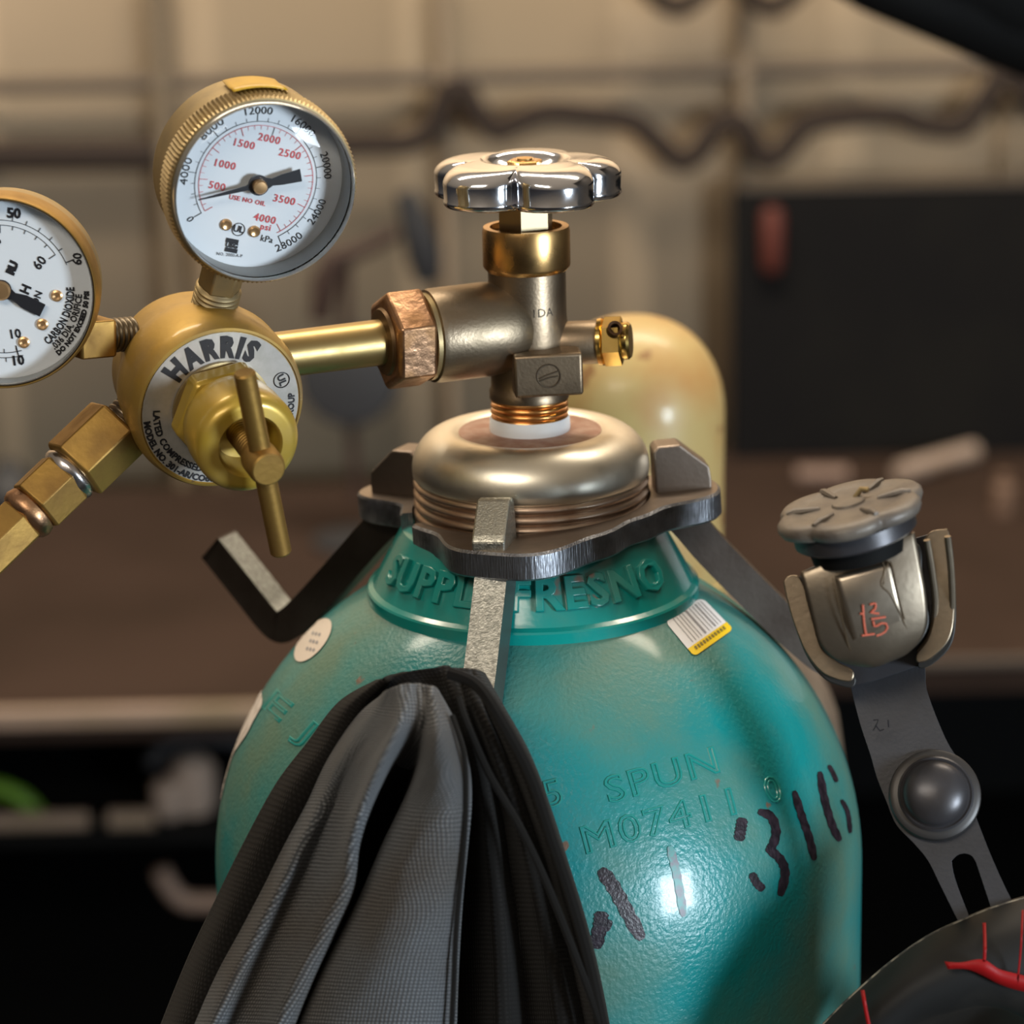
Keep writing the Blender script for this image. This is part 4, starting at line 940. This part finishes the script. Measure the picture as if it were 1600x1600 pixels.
# knob
FK = VF(1338, 838, YF - .002, 103, 72) @ Matrix.Scale(.915, 4)
sc_ = 1 / scale_at(P(1335, 845, YF))
MB().lathe([(.0165, -.006), (.0175, .002), (.0165, .004)], FK, 48).build('knob_neck', black_m, fx)
MB().lathe([(.0200, .000), (.0212, .0010), (.0212, .0060), (.0195, .0066)], FK, 64).build('knob_disc', fix_black, fx)
def kr(a, h, r): return 1 + (.13 * abs(math.cos(3 * a)) ** .7 - .075) * min(1, max(0, (r - .012) / .008))
MB().lathe([(.0215, .0062), (.0240, .0072), (.0250, .0092), (.0248, .0108), (.0236, .0121), (.0200, .0126), (.0175, .0120), (.0168, .0118), (.006, .0122), (.0055, .0130), (.001, .0132)], FK, 210, kr).build('knob', knob_dust, fx, angle=50, label='dusty black lobed knob')
mb = MB()
for k in range(6):
    a = 2 * math.pi * (k + .5) / 6; c_, s_ = math.cos(a), math.sin(a); mb.tube([(c_ * .010, s_ * .010, .0120), (c_ * .0185, s_ * .0185, .0126), (c_ * .0215, s_ * .0215, .0124)], [.0008, .0013, .0008], 8, M=FK)
mb.build('knob_ribs', knob_dust, fx)
mb = MB().tube([(.000, .004, .0125), (.002, .006, .0150), (.0045, .0065, .0145)], .0009, 8, M=FK).build('cotter_pin', brass_case, fx)
# strap
sp1 = [(1322, 1035), (1332, 1085), (1345, 1135), (1360, 1180), (1370, 1215), (1384, 1250), (1400, 1288), (1428, 1318), (1450, 1345), (1470, 1385), (1500, 1445), (1530, 1500), (1640, 1500), (1600, 1440), (1575, 1395), (1552, 1345), (1534, 1300), (1524, 1270), (1524, 1235), (1512, 1205), (1485, 1168), (1465, 1125), (1448, 1078), (1432, 1020)]
bm_pts = sp1
slot = [(1487, 1345), (1497, 1336), (1510, 1334), (1522, 1342), (1533, 1372), (1552, 1430), (1560, 1460), (1530, 1462), (1512, 1425), (1492, 1372)]
def slab_hole(outer, hole, Y, th, mat, name, parent, bevel=.0006):
    c = P(1450, 1250, Y); fr = frame(c, CAM - c, CM @ Vector((0, 1, 0))); inv = fr.inverted()
    def loc(p): d = ray(*p); zz = fr.col[2].to_3d(); t = (fr.translation - CAM).dot(zz) / d.dot(zz); return inv @ (CAM + d * t)
    bm = bmesh.new(); es = []
    for loop in (outer, hole):
        vs_ = [bm.verts.new(loc(p)) for p in loop]; es += [bm.edges.new((vs_[i], vs_[(i + 1) % len(vs_)])) for i in range(len(vs_))]
    bmesh.ops.triangle_fill(bm, edges=es, use_beauty=True)
    r = bmesh.ops.extrude_face_region(bm, geom=bm.faces[:]); bmesh.ops.translate(bm, verts=[g_ for g_ in r['geom'] if isinstance(g_, bmesh.types.BMVert)], vec=(0, 0, -th))
    bm.verts.index_update(); mb = MB(); mb.add([v_.co.copy() for v_ in bm.verts], [tuple(v_.index for v_ in f.verts) for f in bm.faces], fr); bm.free()
    return mb.build(name, mat, parent, bevel=bevel, angle=30)
sto = slab_hole(smooth([list(map(float, p)) for p in sp1 + [sp1[0]]], 120)[:-1], smooth([list(map(float, p)) for p in slot + [slot[0]]], 40)[:-1], YF + .002, .0035, strap_m, 'strap', fx)
FV = VF(1461, 1242, YF + .001, 60, 8)
k5 = 1 / scale_at(P(1461, 1242, YF))
dome = [(72 * k5, -.001), (70 * k5, .0012), (64 * k5, .0020)]
MB().lathe(dome + [(.001, .0020)], FV, 80).build('washer', M('washer_dark', (.05, .047, .046), .42, .5), fx)
prof = [(58 * k5, .0018), (59 * k5, .0030), (56 * k5, .0036), (53 * k5, .0032), (51 * k5, .0038)]
for i in range(1, 11): a = i / 10 * math.pi / 2; prof.append((max(51 * k5 * math.cos(a), .0001), .0038 + .0058 * math.sin(a)))
MB().lathe(prof, FV, 80).build('domed_rivet', fix_black, fx, label='glossy black domed rivet')
mb = MB()
for pts in (((762, 1440), (790, 1440), (778, 1470), (762, 1498)), ((775, 1470), (800, 1500), (822, 1492)), ((845, 1440), (848, 1480))): mb.tube([P(*cr(*q), YF + .0013) for q in pts], .00022, 5)
mb.build('scratched_marks', ink, fx)

# ------------------------------------------------------------------ dark shell bottom right
SO = -.078
sh = thing('helmet_shell', P(1500, 1620, .80), 'curved black shell with red paint marks in the lower right corner', 'shell')
outer_ = [(1180, 1720), (1240, 1655), (1300, 1590), (1350, 1542), (1400, 1500), (1450, 1466), (1500, 1442), (1560, 1418), (1620, 1402), (1700, 1388), (1800, 1378)]
inner_ = [(1330, 1760), (1345, 1700), (1370, 1650), (1400, 1612), (1440, 1585), (1490, 1570), (1535, 1562), (1580, 1572), (1630, 1600), (1700, 1650), (1780, 1720)]
rails = [[(a[0], a[1], .905) for a in outer_], [(a[0] + 1.5, a[1] + 3, .897) for a in outer_], [(a[0] * .7 + b[0] * .3, a[1] * .7 + b[1] * .3, .884) for a, b in zip(outer_, inner_)], [(a[0] * .35 + b[0] * .65, a[1] * .35 + b[1] * .65, .878) for a, b in zip(outer_, inner_)], [(b[0], b[1], .880) for b in inner_], [(b[0] + 8, b[1] + 10, .892) for b in inner_], [(b[0] + 10, b[1] + 40, .93) for b in inner_]]
rails = [[(q[0], q[1], q[2] + SO) for q in r_] for r_ in rails]
rows = loft(rails, 80, 60); MB().grid(rows).build('shell', shell_m, sh, angle=60, solid=.002)
MB().tube([P(a[0], a[1], .898 + SO) for a in smooth([list(map(float, a)) for a in outer_], 80)], .00095, 8).build('worn_rim', M('rim_worn', (.20, .19, .16), .5, 0, (.03, .03, .03), 260, .42, .58), sh)
def shell_pt(px, py):                 # depth of the shell under a pixel
    t = min(max((py - (1442 + (1500 - px) * .42)) / 120, 0), 1); return P(px, py, .8745 + SO + .018 * (1 - min(t * 2.2, 1)))
for pts, wd in ((((1537, 1440), (1538, 1475), (1537, 1500)), 5), (((1347, 1545), (1352, 1575), (1358, 1604)), 6), (((1597, 1420), (1594, 1480), (1588, 1540)), 3)):
    q = smooth([list(map(float, p)) for p in pts], 12); MB().grid([[shell_pt(p[0] - wd / 2, p[1]) + Vector((0, -.001, 0)), shell_pt(p[0] + wd / 2, p[1]) + Vector((0, -.001, 0))] for p in q]).build('red_drip', red_paint, sh, solid=.0003)
top = [(1475, 1500), (1500, 1502), (1535, 1497), (1560, 1512), (1590, 1520), (1620, 1528)]; bot = [(1480, 1512), (1510, 1512), (1535, 1522), (1560, 1535), (1590, 1545), (1620, 1550)]
a_, b_ = smooth([list(map(float, p)) for p in top], 20), smooth([list(map(float, p)) for p in bot], 20)
MB().grid([[shell_pt(*p) + Vector((0, -.001, 0)), shell_pt(*q) + Vector((0, -.001, 0))] for p, q in zip(a_, b_)]).build('red_paint_patch', red_paint, sh, solid=.0003)
